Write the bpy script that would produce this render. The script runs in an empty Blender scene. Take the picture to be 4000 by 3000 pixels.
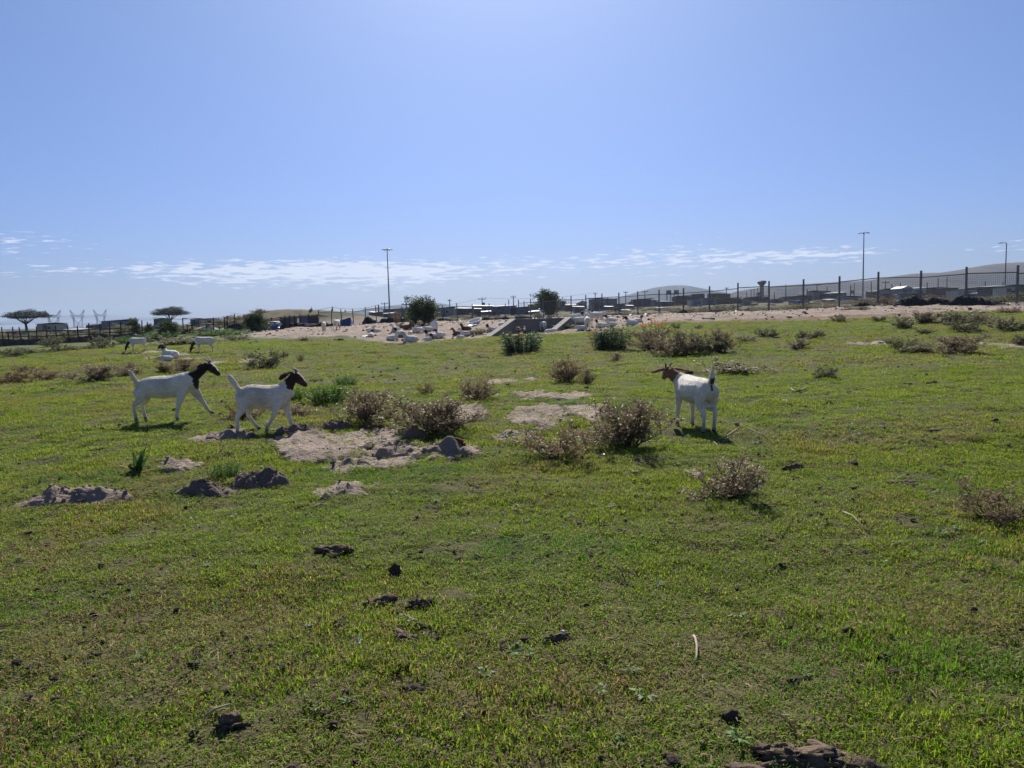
import bpy, bmesh, math, random
import numpy as np
from mathutils import Vector, Matrix, Quaternion
R = math.radians
SC = bpy.context.scene
COL = SC.collection
rnd = random.Random(7)

# ------------------------------------------------------------------ camera
CAM_H, FPX, PITCH, ROLL = 1.5, 2850.0, R(5.35), R(1.5)
cam_d = bpy.data.cameras.new('camera'); CAM = bpy.data.objects.new('camera', cam_d); COL.objects.link(CAM)
cam_d.sensor_width = 36.0; cam_d.lens = 36.0 * FPX / 4000.0
cam_d.clip_start = 0.05; cam_d.clip_end = 60000.0
FWD = Vector((0, math.cos(PITCH), -math.sin(PITCH)))
_r0 = Vector((1, 0, 0)); _u0 = _r0.cross(FWD)
UPV = _u0 * math.cos(ROLL) + _r0 * math.sin(ROLL)
RGT = _r0 * math.cos(ROLL) - _u0 * math.sin(ROLL)
CAM.matrix_world = Matrix(((RGT.x, UPV.x, -FWD.x, 0), (RGT.y, UPV.y, -FWD.y, 0), (RGT.z, UPV.z, -FWD.z, CAM_H), (0, 0, 0, 1)))
SC.camera = CAM

# ------------------------------------------------------------------ light
SUN_EL, SUN_AZ = R(42), R(0.0)
world = bpy.data.worlds.new('World'); SC.world = world; world.use_nodes = True
nt = world.node_tree; nt.nodes.clear()
def wn(t, **k):
    n = nt.nodes.new(t)
    for a, b in k.items(): setattr(n, a, b)
    return n
sky = wn('ShaderNodeTexSky', sky_type='NISHITA', sun_disc=False, sun_elevation=SUN_EL, sun_rotation=SUN_AZ,
         altitude=0.0, air_density=1.0, dust_density=1.0, ozone_density=2.0)
bg = wn('ShaderNodeBackground'); bg.inputs['Strength'].default_value = 0.055
wo = wn('ShaderNodeOutputWorld')
# thin bank of broken flat cloud low over the whole horizon
CLOUD_OFF = (2.2, 7.0)
geo = wn('ShaderNodeTexCoord'); sep = wn('ShaderNodeSeparateXYZ')
nt.links.new(geo.outputs['Generated'], sep.inputs[0])
def wmath(op, a, b=None, c=None):
    n = wn('ShaderNodeMath', operation=op)
    for i, v in enumerate((a, b, c)):
        if v is None: continue
        if isinstance(v, (int, float)): n.inputs[i].default_value = v
        else: nt.links.new(v, n.inputs[i])
    return n.outputs[0]
az_ = wmath('ARCTAN2', sep.outputs['X'], sep.outputs['Y'])
def wnoise(sa, sz, detail, rough, off, dist=0.0):
    c = wn('ShaderNodeCombineXYZ'); nt.links.new(wmath('MULTIPLY', az_, sa), c.inputs[0]); nt.links.new(wmath('MULTIPLY', sep.outputs['Z'], sz), c.inputs[1]); c.inputs[2].default_value = off
    n = wn('ShaderNodeTexNoise'); n.inputs['Scale'].default_value = 1.0; n.inputs['Detail'].default_value = detail
    n.inputs['Roughness'].default_value = rough; n.inputs['Distortion'].default_value = dist
    nt.links.new(c.outputs[0], n.inputs['Vector']); return n.outputs['Fac']
n_big = wnoise(2.6, 18.0, 1.0, 0.5, CLOUD_OFF[0])
n_fine = wnoise(38.0, 300.0, 4.0, 0.58, CLOUD_OFF[1], 0.2)
def wrange(v, a, b, lo=0.0, hi=1.0):
    n = wn('ShaderNodeMapRange', interpolation_type='SMOOTHSTEP')
    nt.links.new(v, n.inputs[0])
    for i, q in enumerate((a, b, lo, hi)): n.inputs[i + 1].default_value = q
    return n.outputs[0]
offz = wmath('ABSOLUTE', wmath('SUBTRACT', sep.outputs['Z'], 0.066))          # the bank thins out above and below its own height
dens = wmath('SUBTRACT', wmath('ADD', wmath('MULTIPLY', n_fine, 0.75), wmath('MULTIPLY', n_big, 0.62)), wmath('MULTIPLY', offz, 6.5))
mask = wmath('MULTIPLY', wrange(dens, 0.622, 0.715), wrange(sep.outputs['Z'], 0.016, 0.05))
mask = wmath('MULTIPLY', mask, 0.62)
mixc = wn('ShaderNodeMix', data_type='RGBA')
tint = wn('ShaderNodeMix', data_type='RGBA', blend_type='MULTIPLY'); tint.inputs['Factor'].default_value = 1.0
nt.links.new(sky.outputs[0], tint.inputs['A']); tint.inputs['B'].default_value = (0.69, 0.845, 1.17, 1)
low = wn('ShaderNodeMix', data_type='RGBA', blend_type='MULTIPLY')                 # the murkier air low over the horizon
nt.links.new(wrange(sep.outputs['Z'], 0.42, 0.0), low.inputs['Factor']); nt.links.new(tint.outputs['Result'], low.inputs['A']); low.inputs['B'].default_value = (0.79, 0.80, 0.98, 1)
nt.links.new(mask, mixc.inputs['Factor']); nt.links.new(low.outputs['Result'], mixc.inputs['A'])
mixc.inputs['B'].default_value = (11.0, 11.4, 12.6, 1)
nt.links.new(mixc.outputs['Result'], bg.inputs['Color']); nt.links.new(bg.outputs[0], wo.inputs['Surface'])

sun_d = bpy.data.lights.new('sun', 'SUN'); SUN = bpy.data.objects.new('sun', sun_d); COL.objects.link(SUN)
sun_d.energy = 4.9; sun_d.angle = R(0.53); sun_d.color = (1.0, 0.95, 0.87)
sd = Vector((math.sin(SUN_AZ) * math.cos(SUN_EL), math.cos(SUN_AZ) * math.cos(SUN_EL), math.sin(SUN_EL)))
SUN.rotation_euler = sd.to_track_quat('Z', 'Y').to_euler(); SUN.location = (0, 0, 30)
vs = SC.view_settings; vs.view_transform = 'Standard'; vs.look = 'None'; vs.exposure = 0.60; vs.gamma = 1.0; vs.use_curve_mapping = False
SC.render.engine = 'CYCLES'
cy = SC.cycles
cy.max_bounces = 6; cy.diffuse_bounces = 3; cy.glossy_bounces = 2; cy.transmission_bounces = 4; cy.volume_bounces = 0
cy.transparent_max_bounces = 8; cy.use_denoising = True; cy.caustics_reflective = False; cy.caustics_refractive = False

# ------------------------------------------------------------------ numpy noise
def _hash(ix, iy, seed):
    h = (ix.astype(np.int64) * 374761393 + iy.astype(np.int64) * 668265263 + seed * 974634541) & 0xFFFFFFFF
    h = ((h ^ (h >> 13)) * 1274126177) & 0xFFFFFFFF
    h = ((h ^ (h >> 16)) * 2246822519) & 0xFFFFFFFF
    return ((h ^ (h >> 15)) & 0xFFFFFF) / float(0xFFFFFF)
def vnoise(x, y, seed=0):
    x = np.asarray(x, float); y = np.asarray(y, float)
    ix = np.floor(x); iy = np.floor(y); fx = x - ix; fy = y - iy
    fx = fx * fx * fx * (fx * (fx * 6 - 15) + 10); fy = fy * fy * fy * (fy * (fy * 6 - 15) + 10)
    a = _hash(ix, iy, seed); b = _hash(ix + 1, iy, seed); c = _hash(ix, iy + 1, seed); d = _hash(ix + 1, iy + 1, seed)
    return (a * (1 - fx) + b * fx) * (1 - fy) + (c * (1 - fx) + d * fx) * fy
def fbm(x, y, seed=0, oct=4, gain=0.5):
    s = 0.0; a = 1.0; t = 0.0; x = np.asarray(x, float); y = np.asarray(y, float)
    for o in range(oct):
        s = s + a * (vnoise(x, y, seed + o * 17) - 0.5); t += a; a *= gain
        x, y = x * 1.93 + y * 0.52 + 11.3, y * 1.93 - x * 0.52 + 5.7
    return s / t * 2.0
def sst(a, b, v):
    t = np.clip((np.asarray(v, float) - a) / (b - a), 0, 1); return t * t * (3 - 2 * t)

# ------------------------------------------------------------------ terrain
_TX = np.array([-60., -32, -22, -13, -6, 0, 9, 24, 33, 60]); _TZ = np.array([.0, .12, .5, .85, .95, 1.0, 1.2, 1.5, 1.55, 1.6])
def smooth_height(X, Y):
    X = np.asarray(X, float); Y = np.asarray(Y, float)
    Yp = np.maximum(Y, 1.0)
    xs = X * np.clip(46.0 / np.maximum(Yp, 46.0), 0, 1)
    z = np.interp(xs, _TX, _TZ) * sst(16, 55, Y)
    z = z - 0.55 * np.exp(-(((X + 5.3) / 6.5) ** 2 + ((Y - 40.5) / 4.2) ** 2))           # sandy hollow
    z = z - 0.30 * np.exp(-(((X - 1.2) / 2.6) ** 2 + ((Y - 42.5) / 2.2) ** 2))           # in front of the culvert
    z = z - 0.25 * np.exp(-(((X + 17.5) / 4.0) ** 2 + ((Y - 34.0) / 2.0) ** 2))          # scrape on the left
    far = sst(85, 230, Y)
    z = z + far * np.interp(X / Yp, [-.8, -.5, -.3, 0, .3, .7], [0.3, 0.3, .6, 1.3, 2.3, 2.7])
    z = z + 2.15 * np.exp(-(((X + 29.5) / 8.0) ** 2 + ((Y - 93) / 5.0) ** 2)) * 1.0 + 1.0 * np.exp(-(((X + 20.5) / 6.0) ** 2 + ((Y - 95) / 5.0) ** 2))
    return z
def Hs(X, Y):
    X = np.asarray(X, float); Y = np.asarray(Y, float)
    d = np.hypot(X, Y)
    z = smooth_height(X, Y)
    fade = 1 - sst(200, 600, d)
    z = z + 0.13 * fbm(X / 6.5, Y / 6.5, 3, 3) * sst(5, 16, d) * fade + 0.05 * fbm(X / 1.3, Y / 1.3, 9, 3) * fade
    return z
def ray(px, py):
    return (FWD * FPX + RGT * (px - 2000) - UPV * (py - 1500)).normalized()
_TT = 1.5 * 1.006 ** np.arange(940)
def P(px, py, ymax=400.0):
    """ground point seen at photo pixel"""
    d = ray(px, py); X = d.x * _TT; Y = d.y * _TT; dz = CAM_H + d.z * _TT - Hs(X, Y)
    k = np.nonzero(dz < 0)[0]
    if len(k) == 0 or _TT[k[0]] > ymax:
        t = ymax
    else:
        i = max(k[0], 1); t = _TT[i - 1] + (_TT[i] - _TT[i - 1]) * dz[i - 1] / (dz[i - 1] - dz[i])
    x, y = d.x * t, d.y * t
    return Vector((x, y, float(Hs(x, y))))
def at(px, py, Y):
    d = ray(px, py); return Vector((0, 0, CAM_H)) + d * (Y / d.y)
def ground_at(px, Y):
    """point on the ground at depth Y in the column of a horizon pixel"""
    x = at(px, 1285 - 0.0262 * px, Y).x
    return Vector((x, Y, float(Hs(x, Y))))
def m_per_px(Y): return Y / FPX

# sand patches: pixel boxes turned into world ellipses
def _ell(x0, x1, y0, y1):
    ym = (y0 + y1) / 2; xm = (x0 + x1) / 2
    a = P(x0, ym); b = P(x1, ym); n = P(xm, y1); f = P(xm, y0)
    return ((a.x + b.x) / 2, (n.y + f.y) / 2, (b.x - a.x) / 2, (f.y - n.y) / 2)
SAND_BOX = [(1060, 1330, 1690, 1760), (1080, 1420, 1740, 1800), (1300, 1570, 1680, 1760), (1440, 1650, 1720, 1800), (1380, 1620, 1770, 1840),
            (1270, 1560, 1800, 1850), (1620, 1870, 1735, 1800), (1250, 1440, 1880, 1945), (770, 970, 1685, 1735), (590, 790, 1800, 1845),
            (1760, 1900, 1570, 1665), (1990, 2150, 1530, 1560), (2120, 2310, 1535, 1565), (2000, 2230, 1580, 1675), (2210, 2420, 1580, 1640),
            (1910, 2100, 1690, 1725), (1905, 2030, 1478, 1502), (2040, 2100, 1476, 1490), (2270, 2340, 1590, 1660),
            (3820, 4060, 1335, 1368), (3300, 3500, 1336, 1348), (610, 720, 1386, 1398), (690, 800, 1396, 1408), (800, 900, 1408, 1424), (930, 1000, 1400, 1416), (2670, 2760, 1840, 1880), (470, 640, 1372, 1384)]
SAND = [_ell(*b) for b in SAND_BOX]
SAND = [(a, b, c * .93, d * .93) for (a, b, c, d) in SAND]
_edge = [(860, 1316), (1000, 1320), (1150, 1322), (1250, 1312), (1330, 1312), (1420, 1324), (1520, 1342), (1600, 1350), (1700, 1337), (1800, 1327), (1900, 1320),
         (1960, 1308), (2060, 1306), (2200, 1302), (2260, 1292), (2400, 1286), (2600, 1268), (2800, 1260), (3000, 1257), (3300, 1242), (3600, 1234), (3800, 1226), (4050, 1222)]
_ep = [P(*e) for e in _edge]
_et = np.array([p.x / p.y for p in _ep]); _ey = np.array([p.y for p in _ep])
def sand_mask(X, Y):
    X = np.asarray(X, float); Y = np.asarray(Y, float)
    s = np.zeros(np.broadcast(X, Y).shape)
    n1 = fbm(X / 0.55, Y / 0.55, 41, 4, .6) + .85 * fbm(X / 0.15, Y / 0.15, 47, 2, .6)
    for (cx, cyy, rx, ry) in SAND:
        m = (np.abs(X - cx) < rx * 1.6) & (np.abs(Y - cyy) < ry * 1.6)
        if not m.any(): continue
        d = np.sqrt(((X - cx) / rx) ** 2 + ((Y - cyy) / ry) ** 2) + 0.45 * n1
        s = np.maximum(s, sst(1.15, .88, d))
    t = X / np.maximum(Y, 1.0)
    yb = np.interp(t, _et, _ey)
    far = sst(-1.0, 1.2, Y - yb + 2.6 * fbm(X / 3.5, Y / 3.5, 51, 4, .6)) * sst(_et[0] - .02, _et[0] + .06, t + .03 * fbm(X / 5, Y / 5, 77, 2))
    lim = np.interp(t, [-.45, -.2, .0, .2, .45, .7], [72, 92, 98, 72, 56, 48])
    far = far * sst(6, -3, Y - lim)
    return np.maximum(s, far)
def H(X, Y):
    X = np.asarray(X, float); Y = np.asarray(Y, float)
    z = Hs(X, Y); s = sand_mask(X, Y); d = np.hypot(X, Y)
    near = 1 - sst(14, 26, d)
    lump = fbm(X / 0.34, Y / 0.34, 61, 3, .6); prints = np.abs(fbm(X / 0.17, Y / 0.17, 66, 2, .6))
    big = fbm(X / 1.1, Y / 1.1, 62, 3)
    hum = fbm(X / 0.5, Y / 0.38, 68, 3, .6)
    zs = near * (0.040 * lump + 0.085 * (prints - .2)) + (1 - near) * (.06 * lump + .09 * big) + 0.015
    zg = 0.024 * fbm(X / 0.17, Y / 0.17, 64, 3) * (1 - sst(12, 25, d)) + .052 * hum * sst(3, 9, d) * (1 - sst(45, 70, d))
    return z + s * zs + (1 - s) * zg
def hz(x, y): return float(H(np.array([x]), np.array([y]))[0])

# ------------------------------------------------------------------ helpers
def link(o, parent=None):
    COL.objects.link(o)
    if parent is not None: o.parent = parent
    return o
def tag(o, label=None, cat=None, group=None, kind=None):
    if label: o['label'] = label
    if cat: o['category'] = cat
    if group: o['group'] = group
    if kind: o['kind'] = kind
    return o
def empty(name, loc=(0, 0, 0), rz=0.0, label=None, cat=None, group=None):
    o = bpy.data.objects.new(name, None); COL.objects.link(o); o.location = loc; o.rotation_euler.z = rz
    o.empty_display_size = 0.1
    return tag(o, label, cat, group)
def copy_tree(o, parent=None):
    c = o.copy(); COL.objects.link(c); c.parent = parent
    for ch in list(o.children): copy_tree(ch, c)
    return c
class MB:
    """collects verts and faces of ONE mesh"""
    def __init__(s): s.v = []; s.f = []
    def box(s, c, size, rot=None, taper=1.0):
        b = len(s.v); hx, hy, hz_ = size[0] / 2, size[1] / 2, size[2] / 2
        for dz in (-1, 1):
            k = taper if dz > 0 else 1.0
            for dx, dy in ((-1, -1), (1, -1), (1, 1), (-1, 1)):
                p = Vector((dx * hx * k, dy * hy * k, dz * hz_))
                if rot is not None: p = rot @ p
                s.v.append(p + Vector(c))
        for q in ((0, 3, 2, 1), (4, 5, 6, 7), (0, 1, 5, 4), (1, 2, 6, 5), (2, 3, 7, 6), (3, 0, 4, 7)): s.f.append(tuple(b + i for i in q))
        return s
    def bar(s, a, b_, r0, r1=None, n=6, cap=True):
        a = Vector(a); b_ = Vector(b_); r1 = r0 if r1 is None else r1
        d = (b_ - a); L = d.length
        if L < 1e-6: return s
        d /= L; u = d.cross(Vector((0, 0, 1)))
        if u.length < 1e-3: u = d.cross(Vector((1, 0, 0)))
        u.normalize(); w = d.cross(u); b = len(s.v)
        for p, r in ((a, r0), (b_, r1)):
            for i in range(n):
                an = 2 * math.pi * i / n; s.v.append(p + u * (math.cos(an) * r) + w * (math.sin(an) * r))
        for i in range(n): s.f.append((b + i, b + (i + 1) % n, b + n + (i + 1) % n, b + n + i))
        if cap: s.f.append(tuple(b + i for i in reversed(range(n)))); s.f.append(tuple(b + n + i for i in range(n)))
        return s
    def path(s, pts, rads, n=6):
        pts = [Vector(p) for p in pts]; b0 = len(s.v); ref = None
        for k, p in enumerate(pts):
            d = (pts[min(k + 1, len(pts) - 1)] - pts[max(k - 1, 0)]).normalized()
            u = d.cross(Vector((0.13, 0.21, 0.97)))
            if u.length < 0.05: u = d.cross(Vector((1, 0, 0)))
            u.normalize(); w = d.cross(u)
            for i in range(n):
                an = 2 * math.pi * i / n; s.v.append(p + u * (math.cos(an) * rads[k]) + w * (math.sin(an) * rads[k]))
        for k in range(len(pts) - 1):
            b = b0 + k * n
            for i in range(n): s.f.append((b + i, b + (i + 1) % n, b + n + (i + 1) % n, b + n + i))
        s.f.append(tuple(b0 + i for i in reversed(range(n)))); e = b0 + (len(pts) - 1) * n
        s.f.append(tuple(e + i for i in range(n)))
        return s
    def poly(s, pts):
        b = len(s.v); s.v += [Vector(p) for p in pts]; s.f.append(tuple(range(b, b + len(pts)))); return s
    def prism(s, outline, y0, y1):
        """outline in x,z extruded along y"""
        n = len(outline); b = len(s.v)
        for y in (y0, y1):
            for (x, z) in outline: s.v.append(Vector((x, y, z)))
        s.f.append(tuple(b + i for i in range(n))); s.f.append(tuple(b + n + i for i in reversed(range(n))))
        for i in range(n): j = (i + 1) % n; s.f.append((b + j, b + i, b + n + i, b + n + j))
        return s
    def mesh(s, name, mat, smooth=False):
        me = bpy.data.meshes.new(name); me.from_pydata([tuple(p) for p in s.v], [], s.f); me.update()
        bm = bmesh.new(); bm.from_mesh(me); bmesh.ops.recalc_face_normals(bm, faces=bm.faces); bm.to_mesh(me); bm.free()
        if mat is not None: me.materials.append(mat)
        if smooth:
            me.polygons.foreach_set('use_smooth', [True] * len(me.polygons))
        return me
    def build(s, name, mat, parent=None, smooth=False):
        return link(bpy.data.objects.new(name, s.mesh(name, mat, smooth)), parent)
def np_mesh(name, verts, quads=None, tris=None, mat=None, smooth=True):
    me = bpy.data.meshes.new(name)
    verts = np.asarray(verts, np.float32); me.vertices.add(len(verts)); me.vertices.foreach_set('co', verts.ravel())
    loops = []; starts = []; tot = 0
    for arr, k in ((quads, 4), (tris, 3)):
        if arr is None or len(arr) == 0: continue
        arr = np.asarray(arr, np.int32); loops.append(arr.ravel()); starts.append(np.arange(len(arr)) * k + tot); tot += arr.size
    loops = np.concatenate(loops); starts = np.concatenate(starts)
    me.loops.add(len(loops)); me.loops.foreach_set('vertex_index', loops)
    me.polygons.add(len(starts)); me.polygons.foreach_set('loop_start', starts.astype(np.int32))
    me.update(calc_edges=True)
    me.polygons.foreach_set('use_smooth', np.full(len(starts), smooth))
    if mat is not None: me.materials.append(mat)
    me.update(); return me
def fattr(me, name, vals):
    a = me.attributes.new(name, 'FLOAT', 'POINT'); a.data.foreach_set('value', np.asarray(vals, np.float32).ravel())
def cattr(me, name, rgb):
    rgb = np.asarray(rgb, np.float32); c = np.ones((len(rgb), 4), np.float32); c[:, :3] = rgb
    a = me.attributes.new(name, 'FLOAT_COLOR', 'POINT'); a.data.foreach_set('color', c.ravel())

# ------------------------------------------------------------------ materials
class NT:
    def __init__(s, name):
        s.m = bpy.data.materials.new(name); s.m.use_nodes = True; s.t = s.m.node_tree; s.t.nodes.clear()
        s.out = s.n('ShaderNodeOutputMaterial')
    def n(s, t, **k):
        q = s.t.nodes.new(t)
        for a, b in k.items(): setattr(q, a, b)
        return q
    def l(s, a, b): s.t.links.new(a, b)
    def val(s, sock, v):
        if hasattr(v, 'is_output') or isinstance(v, bpy.types.NodeSocket): s.l(v, sock)
        else: sock.default_value = v
    def noise(s, scale, detail=4, rough=.55, vec=None, dist=0):
        q = s.n('ShaderNodeTexNoise'); q.inputs['Scale'].default_value = scale; q.inputs['Detail'].default_value = detail
        q.inputs['Roughness'].default_value = rough; q.inputs['Distortion'].default_value = dist
        if vec is not None: s.l(vec, q.inputs['Vector'])
        return q.outputs['Fac']
    def coord(s, k='Object'): return s.n('ShaderNodeTexCoord').outputs[k]
    def pos(s): return s.n('ShaderNodeNewGeometry').outputs['Position']
    def rng(s, v, a, b, lo=0., hi=1.):
        q = s.n('ShaderNodeMapRange'); s.l(v, q.inputs[0])
        for i, x in enumerate((a, b, lo, hi)): q.inputs[i + 1].default_value = x
        return q.outputs[0]
    def mix(s, f, a, b, mode='MIX'):
        q = s.n('ShaderNodeMix', data_type='RGBA', blend_type=mode)
        s.val(q.inputs['Factor'], f)
        for nm, v in (('A', a), ('B', b)):
            if isinstance(v, tuple) and len(v) == 3: v = v + (1,)
            s.val(q.inputs[nm], v)
        return q.outputs['Result']
    def math(s, op, a, b=0.):
        q = s.n('ShaderNodeMath', operation=op); s.val(q.inputs[0], a); s.val(q.inputs[1], b); return q.outputs[0]
    def attr(s, name, typ='GEOMETRY', out='Fac'):
        q = s.n('ShaderNodeAttribute', attribute_name=name, attribute_type=typ); return q.outputs[out]
    def bump(s, h, strength=.4, dist=.02):
        q = s.n('ShaderNodeBump'); q.inputs['Strength'].default_value = strength; q.inputs['Distance'].default_value = dist
        s.l(h, q.inputs['Height']); return q.outputs[0]
    def bsdf(s, col, rough=.8, spec=.3, metal=0., normal=None):
        q = s.n('ShaderNodeBsdfPrincipled')
        if isinstance(col, tuple) and len(col) == 3: col = col + (1,)
        s.val(q.inputs['Base Color'], col); s.val(q.inputs['Roughness'], rough); q.inputs['Metallic'].default_value = metal
        q.inputs['Specular IOR Level'].default_value = spec
        if normal is not None: s.l(normal, q.inputs['Normal'])
        return q
    def done(s, sh):
        s.l(sh if isinstance(sh, bpy.types.NodeSocket) else sh.outputs[0], s.out.inputs['Surface']); return s.m
def mat(name, c1, c2=None, scale=6., rough=.8, spec=.3, metal=0., bump=0., bscale=None, rand=0.):
    t = NT(name); v = t.coord('Object')
    if c2 is None: c2 = tuple(x * .72 for x in c1)
    n = t.noise(scale, 5, .6, v)
    col = t.mix(t.rng(n, .3, .7), c1, c2)
    if rand:
        oi = t.n('ShaderNodeObjectInfo').outputs['Random']
        hsv = t.n('ShaderNodeHueSaturation'); t.l(col, hsv.inputs['Color']); t.l(t.rng(oi, 0, 1, 1 - rand, 1 + rand), hsv.inputs['Value'])
        col = hsv.outputs['Color']
    nm = None
    if bump: nm = t.bump(t.noise(bscale or scale * 3, 5, .65, v), bump, .03)
    return t.done(t.bsdf(col, rough, spec, metal, nm))
def leaf_mat(name, c1, c2, trans=.45, attr=None, rough=.55, spec=.25):
    """thin leaf: reflects and lets light through; colour varies by leaf"""
    t = NT(name)
    a = t.attr('tone'); col = t.mix(a, c1, c2)
    oi = t.n('ShaderNodeObjectInfo').outputs['Random']
    hsv = t.n('ShaderNodeHueSaturation'); t.l(col, hsv.inputs['Color']); t.l(t.rng(oi, 0, 1, .85, 1.15), hsv.inputs['Value']); col = hsv.outputs['Color']
    p = t.bsdf(col, rough, spec); tr = t.n('ShaderNodeBsdfTranslucent'); t.l(col, tr.inputs['Color'])
    mx = t.n('ShaderNodeMixShader'); mx.inputs[0].default_value = trans; t.l(p.outputs[0], mx.inputs[1]); t.l(tr.outputs[0], mx.inputs[2])
    return t.done(mx.outputs[0])
# ------------------------------------------------------------------ ground
def ground_material():
    t = NT('ground'); p = t.pos()
    dry = t.attr('dry'); sand = t.rng(t.math('ADD', t.attr('sand'), t.math('MULTIPLY', t.math('SUBTRACT', t.noise(20., 4, .7, p), .5), 1.5)), .42, .62)
    n1 = t.noise(1.4, 5, .6, p); n2 = t.noise(16., 5, .65, p); n3 = t.noise(60., 3, .6, p)
    near = t.mix(t.rng(n2, .32, .68), (.058, .060, .020), (.105, .098, .038))
    away = t.mix(t.rng(n2, .32, .68), (.058, .092, .020), (.108, .140, .036))
    g = t.mix(t.attr('away'), near, away)
    g = t.mix(t.rng(n3, .50, .72, 0, .5), g, (.050, .040, .025))
    g = t.mix(t.math('MULTIPLY', dry, .55), g, (.115, .100, .052))
    s = t.mix(t.rng(n1, .35, .65), (.390, .312, .250), (.285, .226, .182))
    s = t.mix(t.rng(n2, .52, .76, 0, .75), s, (.125, .097, .074)); s = t.mix(t.rng(t.noise(38., 3, .6, p), .60, .68, 0, .7), s, (.09, .07, .055))
    s = t.mix(t.rng(t.noise(.35, 4, .65, p), .48, .66, 0, .55), s, (.165, .145, .098))
    s = t.mix(t.attr('redsoil'), s, (.19, .10, .07))
    col = t.mix(sand, g, s)
    far = t.mix(t.rng(t.noise(.06, 4, .6, p), .42, .58), (.150, .125, .075), (.075, .090, .035))
    far = t.mix(t.rng(t.noise(.9, 4, .6, p), .45, .62), far, (.085, .070, .048))
    col = t.mix(t.attr('beyond'), col, far)
    hgt = t.math('ADD', t.math('MULTIPLY', n2, .7), t.math('MULTIPLY', n3, .3))
    hgt = t.math('MULTIPLY', t.math('ADD', hgt, t.math('MULTIPLY', t.noise(9., 3, .6, p), t.attr('sand'))), t.math('ADD', 1.0, t.math('MULTIPLY', t.attr('sand'), .7)))
    return t.done(t.bsdf(col, .95, .12, 0, t.bump(hgt, .9, .06)))
M_GROUND = ground_material()
def build_ground():
    ang = np.concatenate([np.linspace(-180, -50, 40)[:-1], np.linspace(-50, 50, 441), np.linspace(50, 180, 40)[1:-1]])
    th = np.radians(ang)
    r = [0.0]; q = 0.5
    while q < 4600:
        r.append(q); q *= 1.06 if q < 1.9 else (1.0062 if q < 15 else (1.0075 if q < 60 else (1.02 if q < 250 else 1.06)))
    r = np.array(r[1:]); na, nr = len(th), len(r)
    RR, TT = np.meshgrid(r, th, indexing='ij'); X = RR * np.sin(TT); Y = RR * np.cos(TT)
    Z = H(X, Y); S = sand_mask(X, Y)
    V = np.stack([X, Y, Z], -1).reshape(-1, 3); V = np.vstack([V, [[0, 0, hz(0, 0)]]])
    i, j = np.meshgrid(np.arange(nr - 1), np.arange(na), indexing='ij'); j2 = (j + 1) % na
    Q = np.stack([i * na + j, (i + 1) * na + j, (i + 1) * na + j2, i * na + j2], -1).reshape(-1, 4)[:, ::-1]
    jj = np.arange(na); T = np.stack([np.full(na, nr * na), jj, (jj + 1) % na], -1)[:, ::-1]
    me = np_mesh('ground', V, Q, T, M_GROUND)
    fx, fy = V[:, 0], V[:, 1]
    fattr(me, 'sand', np.append(S.ravel(), 0)); fattr(me, 'dry', dryness(fx, fy))
    t = fx / np.maximum(fy, 1)
    lim = np.interp(t, [-.7, -.45, -.2, .0, .2, .45, .7], [58, 70, 92, 98, 72, 56, 48])
    fattr(me, 'away', sst(26, 44, np.hypot(fx, fy)))
    fattr(me, 'beyond', sst(-1, 4, fy - lim))
    yb = np.interp(t, _et, _ey)
    fattr(me, 'redsoil', .8 * np.exp(-((fy - yb - .9) / .8) ** 2) * sst(.12, .25, t))
    o = link(bpy.data.objects.new('ground', me)); tag(o, 'grazed green pasture with bare sandy patches', 'ground', kind='structure')
def dryness(x, y):
    return np.clip(.42 + 1.0 * fbm(x / 1.7, y / 1.7, 81, 4, .62) + .35 * fbm(x / .35, y / .35, 85, 2), 0, 1)
build_ground()

# ------------------------------------------------------------------ grass: short cropped sward, tufts of real blades
def grass_mat():
    t = NT('grass_blade')
    tone = t.attr('tone'); dry = t.attr('dry', 'INSTANCER'); lush = t.attr('lush', 'INSTANCER')
    g = t.mix(tone, (.094, .190, .016), (.292, .415, .052))
    g = t.mix(lush, g, (.058, .215, .026))
    straw = t.mix(tone, (.115, .084, .045), (.42, .325, .18))
    isdry = t.math('GREATER_THAN', t.math('ADD', t.attr('kind'), t.math('MULTIPLY', dry, .50)), .83)
    col = t.mix(isdry, g, straw)
    p = t.bsdf(col, .65, .10); tr = t.n('ShaderNodeBsdfTranslucent'); t.l(t.mix(1., col, (1.15, 1.05, .55), 'MULTIPLY'), tr.inputs['Color'])
    mx = t.n('ShaderNodeMixShader'); mx.inputs[0].default_value = .52; t.l(p.outputs[0], mx.inputs[1]); t.l(tr.outputs[0], mx.inputs[2])
    return t.done(mx.outputs[0])
M_GRASS = grass_mat()
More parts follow.
